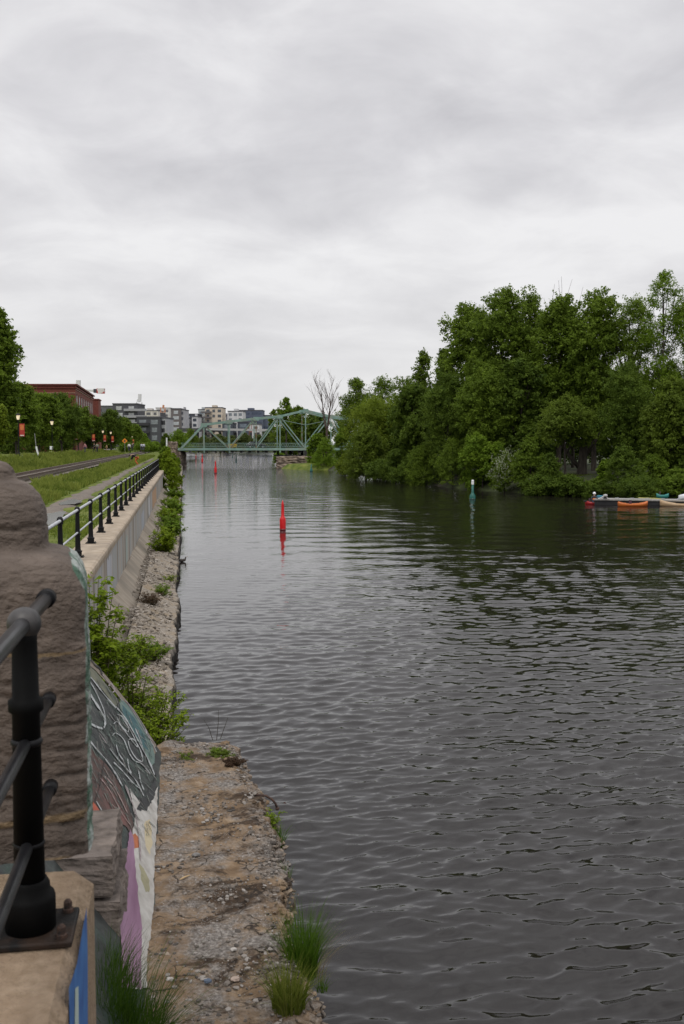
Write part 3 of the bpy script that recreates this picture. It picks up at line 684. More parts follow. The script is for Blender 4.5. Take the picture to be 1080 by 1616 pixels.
gline([(202, 1168), (210, 1168), (220, 1184), (224, 1202), (214, 1198), (204, 1182), (201, 1170)], 1.8, WL)
gline([(172, 1182), (184, 1198), (200, 1216), (214, 1234), (226, 1258)], 2.0, WL)
gline([(182, 1176), (186, 1190), (194, 1202)], 2.0, WL)
gline([(178, 1204), (192, 1218), (208, 1236), (220, 1246)], 1.8, WL)
gline([(200, 1198), (202, 1212), (206, 1222)], 1.8, WL)
gline([(217, 1216), (221, 1236), (226, 1248)], 1.8, WL)
gline([(212, 1150), (218, 1164), (224, 1180)], 1.5, WL)
gline([(228, 1150), (231, 1160), (240, 1176), (246, 1188)], 1.8, WL)
gline([(170, 1126), (180, 1140)], 1.4, (.40, .34, .34), 'pale_line')
gline([(155, 1158), (168, 1176)], 1.2, (.40, .42, .42), 'pale_line')
gline([(158, 1062), (170, 1078), (182, 1094), (192, 1108)], 1.4, (.40, .42, .42), 'pale_line')
gline([(196, 1106), (210, 1122), (230, 1154), (240, 1176)], 1.3, (.40, .42, .42), 'pale_line')
gline([(200, 1110), (216, 1136), (230, 1160)], 1.0, (.40, .42, .42), 'pale_line')
gline([(170, 1084), (174, 1080), (180, 1090), (176, 1094)], 2.2, (.40, .42, .42), 'pale_line')
gline([(150, 1266), (158, 1280), (166, 1296)], 2.0, WL)
gline([(157, 1230), (172, 1250), (190, 1284), (204, 1304)], 1.4, (.42, .30, .28), 'pink_line')
gline([(163, 1226), (180, 1246), (200, 1286)], 1.4, (.42, .30, .28), 'pink_line')
gline([(196, 1240), (204, 1262), (212, 1284), (218, 1330), (220, 1360)], 2.6, (.36, .42, .44), 'pale_line')
rdg = random.Random(12)
for tone_, nm_, n_ in (((.15, .17, .15), 'pale_scratches', 90), ((.012, .012, .012), 'dark_scratches', 70), ((.07, .11, .09), 'green_scratches', 50), ((.20, .19, .17), 'fine_scratches', 60)):
    lay[0] += 1; mb = MB()
    for k_ in range(n_):
        x0 = rdg.uniform(136, 236); y0 = rdg.uniform(max(1060, 1040+(x0-136)*1.3), min(1320, 1240+(x0-136)*.9)); L_ = rdg.uniform(4, 26); a_ = math.radians(rdg.gauss(58, 14)); w_ = rdg.uniform(.25, .8)
        x1, y1 = x0+math.cos(a_)*L_, y0+math.sin(a_)*L_; o_ = .0085+lay[0]*.00022
        mb.add([G(x0, y0, o_), G(x1, y1, o_), G(x1+w_*.4, y1-w_*.3, o_), G(x0+w_, y0-w_*.6, o_)], [(0, 1, 2, 3)])
    W(mb, nm_, mat('graffiti_'+nm_, tone_, rough=.8), gw)['kind'] = 'stuff'
gline([(188, 1100), (182, 1122), (176, 1146), (170, 1172), (162, 1206), (156, 1240), (146, 1270)], 1.1, (.012, .012, .012), 'crack')
gline([(138, 1036), (148, 1050), (156, 1056), (160, 1066)], 2.6, (.02, .018, .015), 'crack')
gline([(205, 1222), (216, 1234), (228, 1240), (244, 1230)], .9, (.012, .012, .012), 'crack')
gline([(189, 1330), (187, 1400), (186, 1470), (185, 1540)], 1.2, (.05, .04, .035), 'crack')
# stone courses at the near end of the slope
sb = thing('masonry_stub', 'rough grey stone stub beside the purple painted strip', 'masonry', (-.9, 8.1, 1.0))
def rough_block(x0, x1, y0, y1, z0, z1, amp=.03, nseg=12, seed=0):
    bm = bmesh.new(); bmesh.ops.create_cube(bm, size=1); bmesh.ops.subdivide_edges(bm, edges=bm.edges[:], cuts=nseg, use_grid_fill=True)
    for v in bm.verts:
        p = v.co; q = Vector((x0+(p.x+.5)*(x1-x0), y0+(p.y+.5)*(y1-y0), z0+(p.z+.5)*(z1-z0)))
        r = max(abs(p.x), abs(p.y), abs(p.z)); corner = sorted([abs(p.x), abs(p.y), abs(p.z)])
        sh = max(0, corner[1]-.4)*.35
        ctr = Vector(((x0+x1)/2, (y0+y1)/2, (z0+z1)/2)); dv = (q-ctr).normalized()
        q += dv*(fbm(q.x*4+seed, q.y*4, q.z*6, 6, .6)*amp - sh*amp*6)
        v.co = q
    bm.verts.index_update(); mb = MB().add([v.co.copy() for v in bm.verts], [tuple(v.index for v in f.verts) for f in bm.faces]); bm.free(); return mb
stm = mat('grey_rough_stone', (.075, .06, .05), (.20, .165, .14), scale=7, rough=.95, bump=1.2, c3=(.15, .125, .11), bscale=18)
for k, (z0_, z1_, xr) in enumerate(((.95, 1.40, -.50), (1.43, 1.72, -.49), (1.75, 2.06, -.53))):
    W(rough_block(-1.6, xr, 7.1, 8.05, z0_, z1_, .03, 14, k*3), 'stone_course', stm, sb)
# ================================================================== PIER, BLOCK AND NEAR RAILING
blkc = thing('abutment', 'tan concrete abutment block carrying the near black railing', 'abutment', (-.9, 2.5, 0))
cc = mat('tan_block', (.20, .14, .085), (.36, .27, .185), scale=22, rough=.92, bump=.8, c3=(.255, .18, .115), bscale=70, s3=.5, lo=.3, hi=.75)
W(MB().add([(-.355, .6, 2.6), (-.355, 3.78, 2.6), (-.355, 3.78, 3.33), (-.355, .6, 3.33), (-.395, .6, 3.378), (-.395, 3.70, 3.378), (-.43, 3.80, 3.378), (-.42, 3.86, 2.6), (-.42, 3.86, 3.33), (-3, .6, 3.378), (-3, 3.9, 3.378), (-3, 3.9, 2.6), (-3, .6, 2.6)],
   [(0, 1, 2, 3), (3, 2, 5, 4), (1, 7, 8, 2), (2, 8, 6, 5), (4, 5, 6, 10, 9), (8, 7, 11, 10, 6), (0, 3, 4, 9, 12)]), 'cap_block', cc, blkc)
W(MB().box(-3, -.50, .6, 5.2, .9, 2.61), 'foundation', stm, blkc)
# blue paint on the block side
mb = MB()
def S(px, py): return PL(px, py, (-.352, 0, 0), Vector((1, 0, 0)))
pp = [(137, 1432), (138.5, 1500), (139, 1616), (138, 1680), (106, 1680), (110, 1616), (109, 1560), (122, 1520), (130, 1470)]
mb.add([S(*p) for p in pp], [tuple(range(len(pp)))]); W(mb, 'painted_patch', mat('blue_spray', (.03, .10, .30), (.05, .17, .42), scale=9, rough=.6), blkc)
mb = MB().add([S(*p)+Vector((.002, 0, 0)) for p in ((118, 1560), (123, 1556), (124, 1640), (117, 1640))], [(0, 1, 2, 3)]); W(mb, 'painted_patch', mat('pale_spray', (.42, .50, .46), rough=.6), blkc)
# pier
pc = D(0, 900, 4.12); PZ = 3.36
pier = thing('stone_pier', 'weathered brown stone pier with stepped rounded top', 'pier', (pc.x, pc.y, PZ))
def zy(y, d=4.12): return D(0, y, d).z
def build_pier():
    prof = []   # (z, halfwidth, exponent)
    sc = 4.12/FPX
    for (hwp, y, ex) in ((134, 1460, 9), (134, 1300, 9), (134, 1100, 9), (134, 935, 9), (133, 918, 8), (128, 898, 7), (119, 882, 6), (106, 872, 5), (92, 867, 4.5), (82, 865, 4), (76, 862, 4), (74, 856, 4), (74, 822, 3.5), (71, 800, 3.2), (64, 782, 3), (52, 768, 2.8), (40, 760, 2.4), (31, 757, 2.2), (28, 754, 2), (27, 748, 2), (23, 738, 2), (14, 730, 2), (4, 727, 2), (.4, 726.5, 2)):
        prof.append((zy(y), hwp*sc, ex))
    prof[0] = (PZ, prof[0][1], 9)
    # densify
    Z = [p[0] for p in prof]; fine = []
    for i in range(len(prof)-1):
        m_ = max(1, int((Z[i+1]-Z[i])/.011))
        for k in range(m_):
            t = k/m_; fine.append(tuple(prof[i][q]+(prof[i+1][q]-prof[i][q])*t for q in range(3)))
    fine.append(prof[-1]); nseg = 150; vs = []; fs = []
    ang = math.radians(5.4)
    for (z, hw, ex) in fine:
        for k in range(nseg):
            a = 2*PI*k/nseg; c, s = math.cos(a), math.sin(a); r = hw/((abs(c)**ex+abs(s)**ex)**(1/ex))
            x, y = c*r, s*r
            lower = max(0, min(1, (4.33-z)/.2))
            lay_ = fbm(x*4, y*4, z*15+fbm(x*3, y*3, z*5)*2.6, 6, .6)*.008*lower*(.4+1.4*max(0, fbm(x*3, y*3, z*4, 3)+.35)) + fbm(x*6, y*6, z*7, 7, .5)*.010*(.22+lower*.9)
            if hw > .25: lay_ = min(lay_, .008)
            groove = 0
            for gz, ga in ((4.02, 1), (3.90, 1.3), (3.80, .8), (3.70, 1.2), (3.62, .9), (3.50, 1.2), (4.66, .8)):
                dz = z-gz-fbm(x*2.2, y*2.2, gz)*.02; groove -= ga*.017*math.exp(-(dz/.0065)**2)*(.3+max(0, fbm(a*2, gz*5)+.6))
            r2 = 1+(lay_+groove)/max(hw, .05)*min(1, hw/.1)
            x *= r2; y *= r2
            vs.append((pc.x+x*math.cos(ang)-y*math.sin(ang), pc.y+x*math.sin(ang)+y*math.cos(ang), z))
    for j in range(len(fine)-1):
        for k in range(nseg):
            a = j*nseg+k; b = j*nseg+(k+1) % nseg; fs.append((a, b, b+nseg, a+nseg))
    return MB().add(vs, fs)
pm_ = mat('brown_stone', (.070, .053, .042), (.19, .150, .122), scale=5, rough=.92, bump=1.3, stretch=(1, 1, 1.5), c3=(.105, .082, .066), bscale=26, lo=.28, hi=.72)
t = pm_.node_tree; b = t.nodes['Principled BSDF']; src = b.inputs['Base Color'].links[0].from_socket
g = t.nodes.new('ShaderNodeNewGeometry'); s_ = t.nodes.new('ShaderNodeSeparateXYZ'); t.links.new(g.outputs['Position'], s_.inputs[0])
nzz = t.nodes.new('ShaderNodeTexNoise'); nzz.inputs['Scale'].default_value = 9; nzz.inputs['Detail'].default_value = 6; t.links.new(g.outputs['Position'], nzz.inputs[0])
wz = t.nodes.new('ShaderNodeMath'); wz.operation = 'MULTIPLY_ADD'; t.links.new(nzz.outputs[0], wz.inputs[0]); wz.inputs[1].default_value = .05; t.links.new(s_.outputs[2], wz.inputs[2])
cur = src
for (y, d_, hwz) in ((1036, 3.78, .009), (1302, 3.78, .022), (1372, 3.78, .02)):
    zc = D(60, y, d_).z+.025
    sb_ = t.nodes.new('ShaderNodeMath'); sb_.operation = 'SUBTRACT'; t.links.new(wz.outputs[0], sb_.inputs[0]); sb_.inputs[1].default_value = zc
    ab = t.nodes.new('ShaderNodeMath'); ab.operation = 'ABSOLUTE'; t.links.new(sb_.outputs[0], ab.inputs[0])
    mr = t.nodes.new('ShaderNodeMapRange'); t.links.new(ab.outputs[0], mr.inputs[0]); mr.inputs[1].default_value = hwz; mr.inputs[2].default_value = hwz*.5; mr.inputs[4].default_value = .75
    mx = t.nodes.new('ShaderNodeMix'); mx.data_type = 'RGBA'; t.links.new(mr.outputs[0], mx.inputs[0]); t.links.new(cur, mx.inputs[6]); mx.inputs[7].default_value = (.27, .19, .10, 1); cur = mx.outputs[2]
t.links.new(cur, b.inputs['Base Color'])
W(build_pier(), 'stonework', pm_, pier, smooth=True)
# pale green paint crust along the pier's canal side edge
geo2 = t.nodes.new('ShaderNodeVectorMath'); geo2.operation = 'DOT_PRODUCT'; t.links.new(g.outputs['Position'], geo2.inputs[0]); A5 = math.radians(5.4); geo2.inputs[1].default_value = (math.cos(A5), math.sin(A5), 0)
def tm(op, a_, b_, c_=None):
    n = t.nodes.new('ShaderNodeMath'); n.operation = op
    for i, v in enumerate((a_, b_, c_)):
        if v is None: continue
        if isinstance(v, (int, float)): n.inputs[i].default_value = v
        else: t.links.new(v, n.inputs[i])
    return n.outputs[0]
xp = tm('SUBTRACT', geo2.outputs['Value'], pc.x*math.cos(A5)+pc.y*math.sin(A5))
xp = tm('ADD', xp, tm('MULTIPLY', tm('MAXIMUM', tm('SUBTRACT', s_.outputs[2], 4.41), 0.0), .42))
xp = tm('MULTIPLY_ADD', nzz.outputs[0], .035, xp)
mr = t.nodes.new('ShaderNodeMapRange'); t.links.new(xp, mr.inputs[0]); mr.inputs[1].default_value = .3555; mr.inputs[2].default_value = .3585; mr.inputs[4].default_value = .9
gc = t.nodes.new('ShaderNodeValToRGB'); n9 = t.nodes.new('ShaderNodeTexNoise'); n9.inputs['Scale'].default_value = 7; t.links.new(g.outputs['Position'], n9.inputs[0]); t.links.new(n9.outputs[0], gc.inputs[0])
gc.color_ramp.elements[0].position = .42; gc.color_ramp.elements[0].color = (.06, .13, .085, 1); gc.color_ramp.elements[1].position = .56; gc.color_ramp.elements[1].color = (.36, .40, .37, 1)
mx = t.nodes.new('ShaderNodeMix'); mx.data_type = 'RGBA'; t.links.new(mr.outputs[0], mx.inputs[0]); t.links.new(cur, mx.inputs[6]); t.links.new(gc.outputs[0], mx.inputs[7]); t.links.new(mx.outputs[2], b.inputs['Base Color'])
# near railing
blk2 = mat('matt_black_iron', (.003, .003, .003), (.006, .006, .006), rough=.6, spec=.08)
p0 = D(43, 1497, 3.2); bz = 3.380
nr = thing('bridge_railing', 'black iron railing post bolted to the tan block in front of the pier', 'railing', (p0.x, p0.y, bz))
ctr = Vector((D(43, 1200, 3.2).x, D(43, 1200, 3.2).y, bz)); nr.location = ctr
mx_, my_ = ctr.x, ctr.y
W(MB().box(mx_-.145, mx_+.145, my_-.125, my_+.125, bz, bz+.022), 'base_plate', mat('plate_iron', (.006, .006, .006), (.014, .013, .012), scale=18, rough=.6, spec=.25, bump=.3, c3=(.030, .018, .012), s3=1.2), nr, bevel=.006)
px2m = 3.2/FPX
def zr(y): return D(43, y, 3.2).z
bolt0 = MB().lathe([(.020, 0), (.020, .012), (.014, .014), (.014, .035), (.008, .043), (.002, .045)], n=6).build('bolt', mat('bolt_rust', (.012, .009, .008), (.07, .035, .022), scale=60, rough=.8), nr)
bolt0.location = (.11, .09, .022)
for q in ((.11, -.09), (-.11, .09), (-.11, -.09)):
    c = bolt0.copy(); col.objects.link(c); c.parent = nr; c.location = (*q, .022)
W(MB().lathe([(.082, .022), (.082, .12), (.078, .135), (.066, .142), (.064, .17), (.058, .18), (.056, .185)], (mx_, my_, bz), 28), 'socket', blk2, nr, smooth=True)
W(MB().lathe([(.050, .18), (.044, zr(1125)-bz), (.056, zr(1120)-bz), (.056, zr(1104)-bz), (.043, zr(1100)-bz), (.040, zr(1010)-bz), (.040, zr(990)-bz)], (mx_, my_, bz), 28), 'shaft', blk2, nr, smooth=True)
zt = zr(984)
W(MB().ball((mx_, my_, zt), (.055, .052, .054), 24, 14), 'rail_socket', mat('highlight_iron', (.022, .021, .021), (.06, .055, .052), scale=14, rough=.45), nr, smooth=True)  # ball's grey highlight is put into its lighter base colour
worn = mat('worn_black_rail', (.012, .012, .013), (.03, .03, .033), scale=6, rough=.32, metal=.2, spec=.5)
for yq, rr in ((984, .026), (1170, .020), (1330, .020)):
    z = zr(yq); W(MB().tube([(mx_, .9, z), (mx_, my_+.52, z)], rr, 16), 'rail', worn, nr, smooth=True)
    W(MB().tube([(mx_, my_+.50, z), (mx_, my_+.56, z)], rr*1.35, 16), 'wall_socket', blk, nr, smooth=True)
    if yq > 1000: W(MB().lathe([(.046, -.012), (.052, 0), (.046, .012)], (mx_, my_, z), 24), 'collar', blk, nr, smooth=True)
# ================================================================== BRIDGE
grn = mat('bridge_green', (.17, .29, .245), (.25, .38, .33), scale=1.2, rough=.7, c3=(.24, .29, .24), s3=2)
rust = mat('rusty_green', (.20, .13, .075), (.20, .28, .22), scale=1.1, rough=.85, lo=.4, hi=.58)
dks = mat('dark_steel', (.012, .013, .013), (.025, .026, .025), scale=2, rough=.8)
stn = mat('canal_masonry', (.16, .12, .09), (.34, .27, .21), scale=1.2, rough=.95, bump=1, c3=(.10, .08, .065), s3=2.5)
BD = 210
bo = D(286, 705, BD); bo = Vector((bo.x, bo.y, 0))
br = thing('truss_bridge', 'pale green steel truss bridge crossing the canal', 'bridge', bo)
def BP(s, off, z): return Vector((s/cy_*.99, off, z))
PX = BD/FPX
nodes = [(0, 706), (36, 670), (76, 665), (118, 660), (156, 656.5), (197, 647)]
TS = [n_[0]*PX for n_ in nodes]; TZ = [5+(700-n_[1])*PX for n_ in nodes]; LEN = 2*TS[-1]
TSm = TS + [LEN-s for s in reversed(TS[:-1])]; TZm = TZ + list(reversed(TZ[:-1]))
ZB = 3.95
for off, nm in ((0, 'truss'), (6.6, 'truss')):
    tn_ = MB()
    tn_.beam(BP(-.8, off, ZB-.15), BP(LEN+.8, off, ZB-.15), .3, .5)
    for i in range(len(TSm)-1):
        tn_.beam(BP(TSm[i], off, TZm[i] if 0 < i else ZB), BP(TSm[i+1], off, TZm[i+1] if i+1 < len(TSm)-1 else ZB), .42, .42)
    o = tn_.build(nm, grn, br)
    for i in range(1, len(TSm)-1):
        v = MB().beam(BP(TSm[i], off, ZB-.9), BP(TSm[i], off, TZm[i]-.1), .21, .21, up=FH).build('vertical', rust if (i*3+int(off)) % 4 == 1 else grn, o)
    for i in range(1, len(TSm)-1):
        g_ = MB().beam(BP(TSm[i]-.6, off-.18, TZm[i]-.1), BP(TSm[i]+.6, off-.18, TZm[i]-.1), .1, .8); g_.build('gusset', grn, o)
    half = len(TS)-1
    for i in range(1, len(TSm)-2):
        j_ = i if i < half else len(TSm)-2-i; up = (j_ in (1, 4)) if i < half else (j_ in (2, 3))
        a, b_ = (i, i+1) if up else (i+1, i)
        MB().beam(BP(TSm[a], off+.1, TZm[a]), BP(TSm[b_], off+.1, ZB), .22, .22).build('diagonal', rust if (i in (1, 2) and off == 0) else grn, o)
lat = MB()
for i in range(1, len(TSm)-1):
    lat.beam(BP(TSm[i], 0, TZm[i]), BP(TSm[i], 6.6, TZm[i]), .2, .25)
    lat.beam(BP(TSm[i], .3, TZm[i]-1.1), BP(TSm[i], 6.3, TZm[i]-1.1), .12, .12)
    if i < len(TSm)-2:
        lat.beam(BP(TSm[i], 0, TZm[i]+.02), BP(TSm[i+1], 6.6, TZm[i+1]+.02), .1); lat.beam(BP(TSm[i], 6.6, TZm[i]-.02), BP(TSm[i+1], 0, TZm[i+1]-.02), .1)
for s_2 in (-1, 1):
    c_ = TS[-1]; lat.beam(BP(c_, 0, TZ[-1]-3.1), BP(c_+s_2*5.4, 0, TZ[-1]-2.0), .1); lat.beam(BP(c_-s_2*0, 0, TZ[-1]-3.1), BP(c_, 6.6, TZ[-1]-3.1), .16)
lat.build('top_bracing', grn, br)
dk_ = MB().beam(BP(-.8, 3.3, ZB-.25), BP(LEN+.8, 3.3, ZB-.25), 6.1, .5); dk_.build('deck', dks, br)
fb = MB()
for k in range(30): fb.beam(BP(LEN*k/29, .2, ZB-.72), BP(LEN*k/29, 6.4, ZB-.72), .2, .4)
fb.build('floor_beams', dks, br)
pr_ = MB()
for off in (.35, 6.2):
    for zq in (.35, 1.15): pr_.beam(BP(0, off, ZB+zq), BP(LEN, off, ZB+zq), .05, .06)
    k = 0; s_3 = 0
    while s_3 < LEN-.5:
        pr_.beam(BP(s_3, off, ZB+.35), BP(s_3+.5, off, ZB+1.15), .03); pr_.beam(BP(s_3+.5, off, ZB+.35), BP(s_3, off, ZB+1.15), .03); s_3 += .5
pr_.build('lattice_parapet', grn, br)
shoe = MB()
for off in (0, 6.6): shoe.beam(BP(TS[-1], off, 2.3), BP(TS[-1], off, ZB-.4), .7, .7, up=FH)
shoe.build('pivot_bearing', dks, br)
cg = MB().beam(BP(TS[-1]-6.2, 3.3, 2.35), BP(TS[-1]+5, 3.3, 2.35), 5, .3); cg.beam(BP(TS[-1]-3, 3.3, 2.5), BP(TS[-1]-3, 3.3, 3.4), .4, .4, up=FH); cg.beam(BP(TS[-1]-5.6, 3.3, 2.5), BP(TS[-1]-5.6, 3.3, 3.4), .4, .4, up=FH); cg.build('pivot_frame', dks, br)
# centre pier and abutment
def rock_thing(name, label, cat, cen, hx, hy, z0, z1, seed, rz=-YAW, top=None):
    r_ = rough_block(-hx, hx, -hy, hy, z0, z1, .28, 12, seed); o = r_.build(name, stn); o.location = (cen.x, cen.y, 0); o.rotation_euler = (0, 0, rz); return tag(o, label, cat)
q = D(468, 733, BD+4); rock_thing('bridge_pier', 'low stone pier under the middle of the green bridge', 'pier', q, 4.0, 5.2, -.6, 2.3, 3)
q = D(279, 733, BD+3); ab = rock_thing('bridge_abutment', 'tan stone abutment under the left end of the green bridge', 'abutment', q, 1.5, 4.2, -.6, 3.25, 8)
q = D(272, 700, BD-4); rock_thing('stone_bollard', 'dark squat stone post on top of the bridge abutment', 'stone post', q, .95, .9, 3.0, 5.25, 12)
# low spit of bank round the centre pier
mb = MB(); vs = []; K = 30
for k in range(K):
    a = 2*PI*k/K; r = 1+.2*fbm(math.cos(a), math.sin(a), 3); c0 = D(520, 720, BD-10)
    vs.append((c0.x+math.cos(a)*9.5*r, c0.y+math.sin(a)*14*r, -.3))
for k in range(K):
    a = 2*PI*k/K; r = .82+.2*fbm(math.cos(a), math.sin(a), 3); vs.append((c0.x+math.cos(a)*9.5*r, c0.y+math.sin(a)*14*r, .9))
vs.append((c0.x, c0.y, 1.3)); mb.add(vs, [(k, (k+1) % K, K+(k+1) % K, K+k) for k in range(K)]+[(K+k, K+(k+1) % K, 2*K) for k in range(K)])
mb.build('ground', GM, smooth=True)['kind'] = 'structure'
# car on the bridge
def car(root_name, label, loc, rz, paint):
    r = thing(root_name, label, 'car', loc, rz)
    secs = [(-2.15, .35, .75, .80), (-2.1, .3, .92, .84), (-1.3, .28, 1.0, .86), (-.9, .28, 1.02, .86), (1.0, .28, .98, .86), (2.0, .3, .80, .82), (2.2, .38, .66, .76)]
    mb = MB(); vs = []; fs = []
    for x, z0_, z1_, wy in secs: vs += [(x, -wy, z0_), (x, -wy, z1_-.1), (x, -wy*.9, z1_), (x, wy*.9, z1_), (x, wy, z1_-.1), (x, wy, z0_)]
    for i in range(len(secs)-1):
        for k in range(6): a = i*6+k; b_ = i*6+(k+1) % 6; fs.append((a, a+6, b_+6, b_))
    fs += [tuple(range(6)), tuple(range(len(vs)-1, len(vs)-7, -1))]
    body = mb.add(vs, fs).build('body', mat(paint[0], paint[1], rough=.25, spec=.8), r, bevel=.03)
    cab = MB().add([(-1.7, -.78, .98), (1.15, -.78, .96), (.45, -.62, 1.42), (-1.2, -.62, 1.44), (-1.7, .78, .98), (1.15, .78, .96), (.45, .62, 1.42), (-1.2, .62, 1.44)], [(0, 1, 2, 3), (7, 6, 5, 4), (1, 5, 6, 2), (0, 3, 7, 4), (3, 2, 6, 7), (0, 4, 5, 1)])
    cab.build('windows', mat('car_glass', (.02, .025, .03), rough=.1), r)
    MB().add([(-1.1, -.6, 1.445), (.38, -.6, 1.43), (.38, .6, 1.43), (-1.1, .6, 1.445), (-1.1, -.6, 1.475), (.38, -.6, 1.46), (.38, .6, 1.46), (-1.1, .6, 1.475)], [(0, 3, 2, 1), (4, 5, 6, 7), (0, 1, 5, 4), (1, 2, 6, 5), (2, 3, 7, 6), (3, 0, 4, 7)]).build('roof', mat(paint[0], paint[1]), r)
    for x in (-1.35, 1.4):
        for y in (-.78, .78):
            wh = MB().tube([(x, y-.1, .32), (x, y+.1, .32)], .32, 16).build('wheel', mat('tyre', (.015, .015, .015), rough=.9), r)
            MB().tube([(x, y-.115, .32), (x, y+.115, .32)], .19, 12).build('rim', mat('rim_metal', (.35, .35, .36), rough=.4, metal=.7), wh)
    return r
cp = bo + BP(119*PX, 2.3, ZB+.02)
car('parked_car', 'dark car crossing the green truss bridge', cp, 0, ('dark_car_paint', (.015, .016, .02)))
ylw = mat('yellow_plastic', (.55, .38, .02), (.62, .44, .03), rough=.5)
for k, (px, lab) in enumerate(((364, 'yellow roadwork barrier on the bridge deck, the left one of two'), (370.5, 'yellow roadwork barrier on the bridge deck, the right one of two'))):
    o = MB().box(-.42, .42, -.04, .04, .25, .62).box(-.42, .42, -.04, .04, .72, .95).box(-.38, -.32, -.25, .25, 0, .98).box(.32, .38, -.25, .25, 0, .98).build('road_barrier', ylw)
    o.location = bo + BP((px-286)*PX, 1.2, ZB+.02); o.rotation_euler = (0, 0, -YAW); tag(o, lab, 'barrier', 'yellow barriers on the bridge')
# ================================================================== BUOYS
def buoy(px, py, h, m, label, dark, cap=None, cat='buoy', shape='spar', group=None):
    p = P(px, py, 0); r = thing('channel_buoy', label, cat, (p.x, p.y, 0), 0, group)
    k = h/1.72
    if shape == 'spar': prof = [(.10, -.35), (.165, -.3), (.172, .14), (.172, .62), (.166, .66), (.11, .78), (.088, .84), (.082, 1.2), (.074, 1.48), (.076, 1.5), (.05, 1.58), (.015, 1.70), (.002, 1.72)]
    else: prof = [(.1, -.3), (.25, -.2), (.27, .1), (.25, .35), (.15, .5), (.11, .62), (.10, 1.3)]
    MB().lathe([(a*k, b_*k) for a, b_ in prof], n=20).build('float', m, r, smooth=True)
    MB().lathe([(.174*k*(1 if shape == 'spar' else 1.57), -.02*k), (.176*k*(1 if shape == 'spar' else 1.57), .10*k)], n=20).build('wet_band', dark, r, smooth=True)
    if cap: MB().lathe([(.112*k, 1.3*k), (.118*k, 1.32*k), (.118*k, 1.66*k), (.08*k, 1.72*k)], n=16).build('top_band', cap, r)
    return r
redp = mat('buoy_red', (.62, .008, .012), (.72, .012, .016), scale=4, rough=.4); redd = mat('wet_red', (.13, .006, .01), rough=.2)
grp = mat('buoy_green', (.006, .095, .075), (.009, .12, .095), rough=.45); grd = mat('wet_green', (.006, .06, .05), rough=.2)
drk = mat('buoy_dark', (.02, .05, .05), (.03, .07, .06), rough=.5); whb = mat('buoy_white', (.7, .72, .72), rough=.5)
buoy(446.5, 837, 1.75, redp, 'large bright red spar buoy in the middle of the near canal', redd)
buoy(340.5, 747, 2.2, redp, 'red spar buoy in front of the bridge, second largest of the red ones', redd)
buoy(319.5, 730, 2.3, redp, 'small red spar buoy floating just under the bridge', redd)
buoy(309.5, 723.5, 1.9, redp, 'tiniest red spar buoy far under the left half of the bridge', redd)
buoy(373, 729.5, 2.3, drk, 'dark spar buoy under the bridge, nearer of the two dark ones', grd)
buoy(367.5, 722.5, 1.9, drk, 'tiny dark spar buoy under the bridge, farther of the two dark ones', grd)
buoy(491.5, 744, 1.7, grp, 'plain green buoy near the bank below the bridge middle', grd, shape='can')
buoy(746, 788, 1.75, grp, 'green can buoy with white top near the wooded right bank', grd, cap=whb, shape='can')
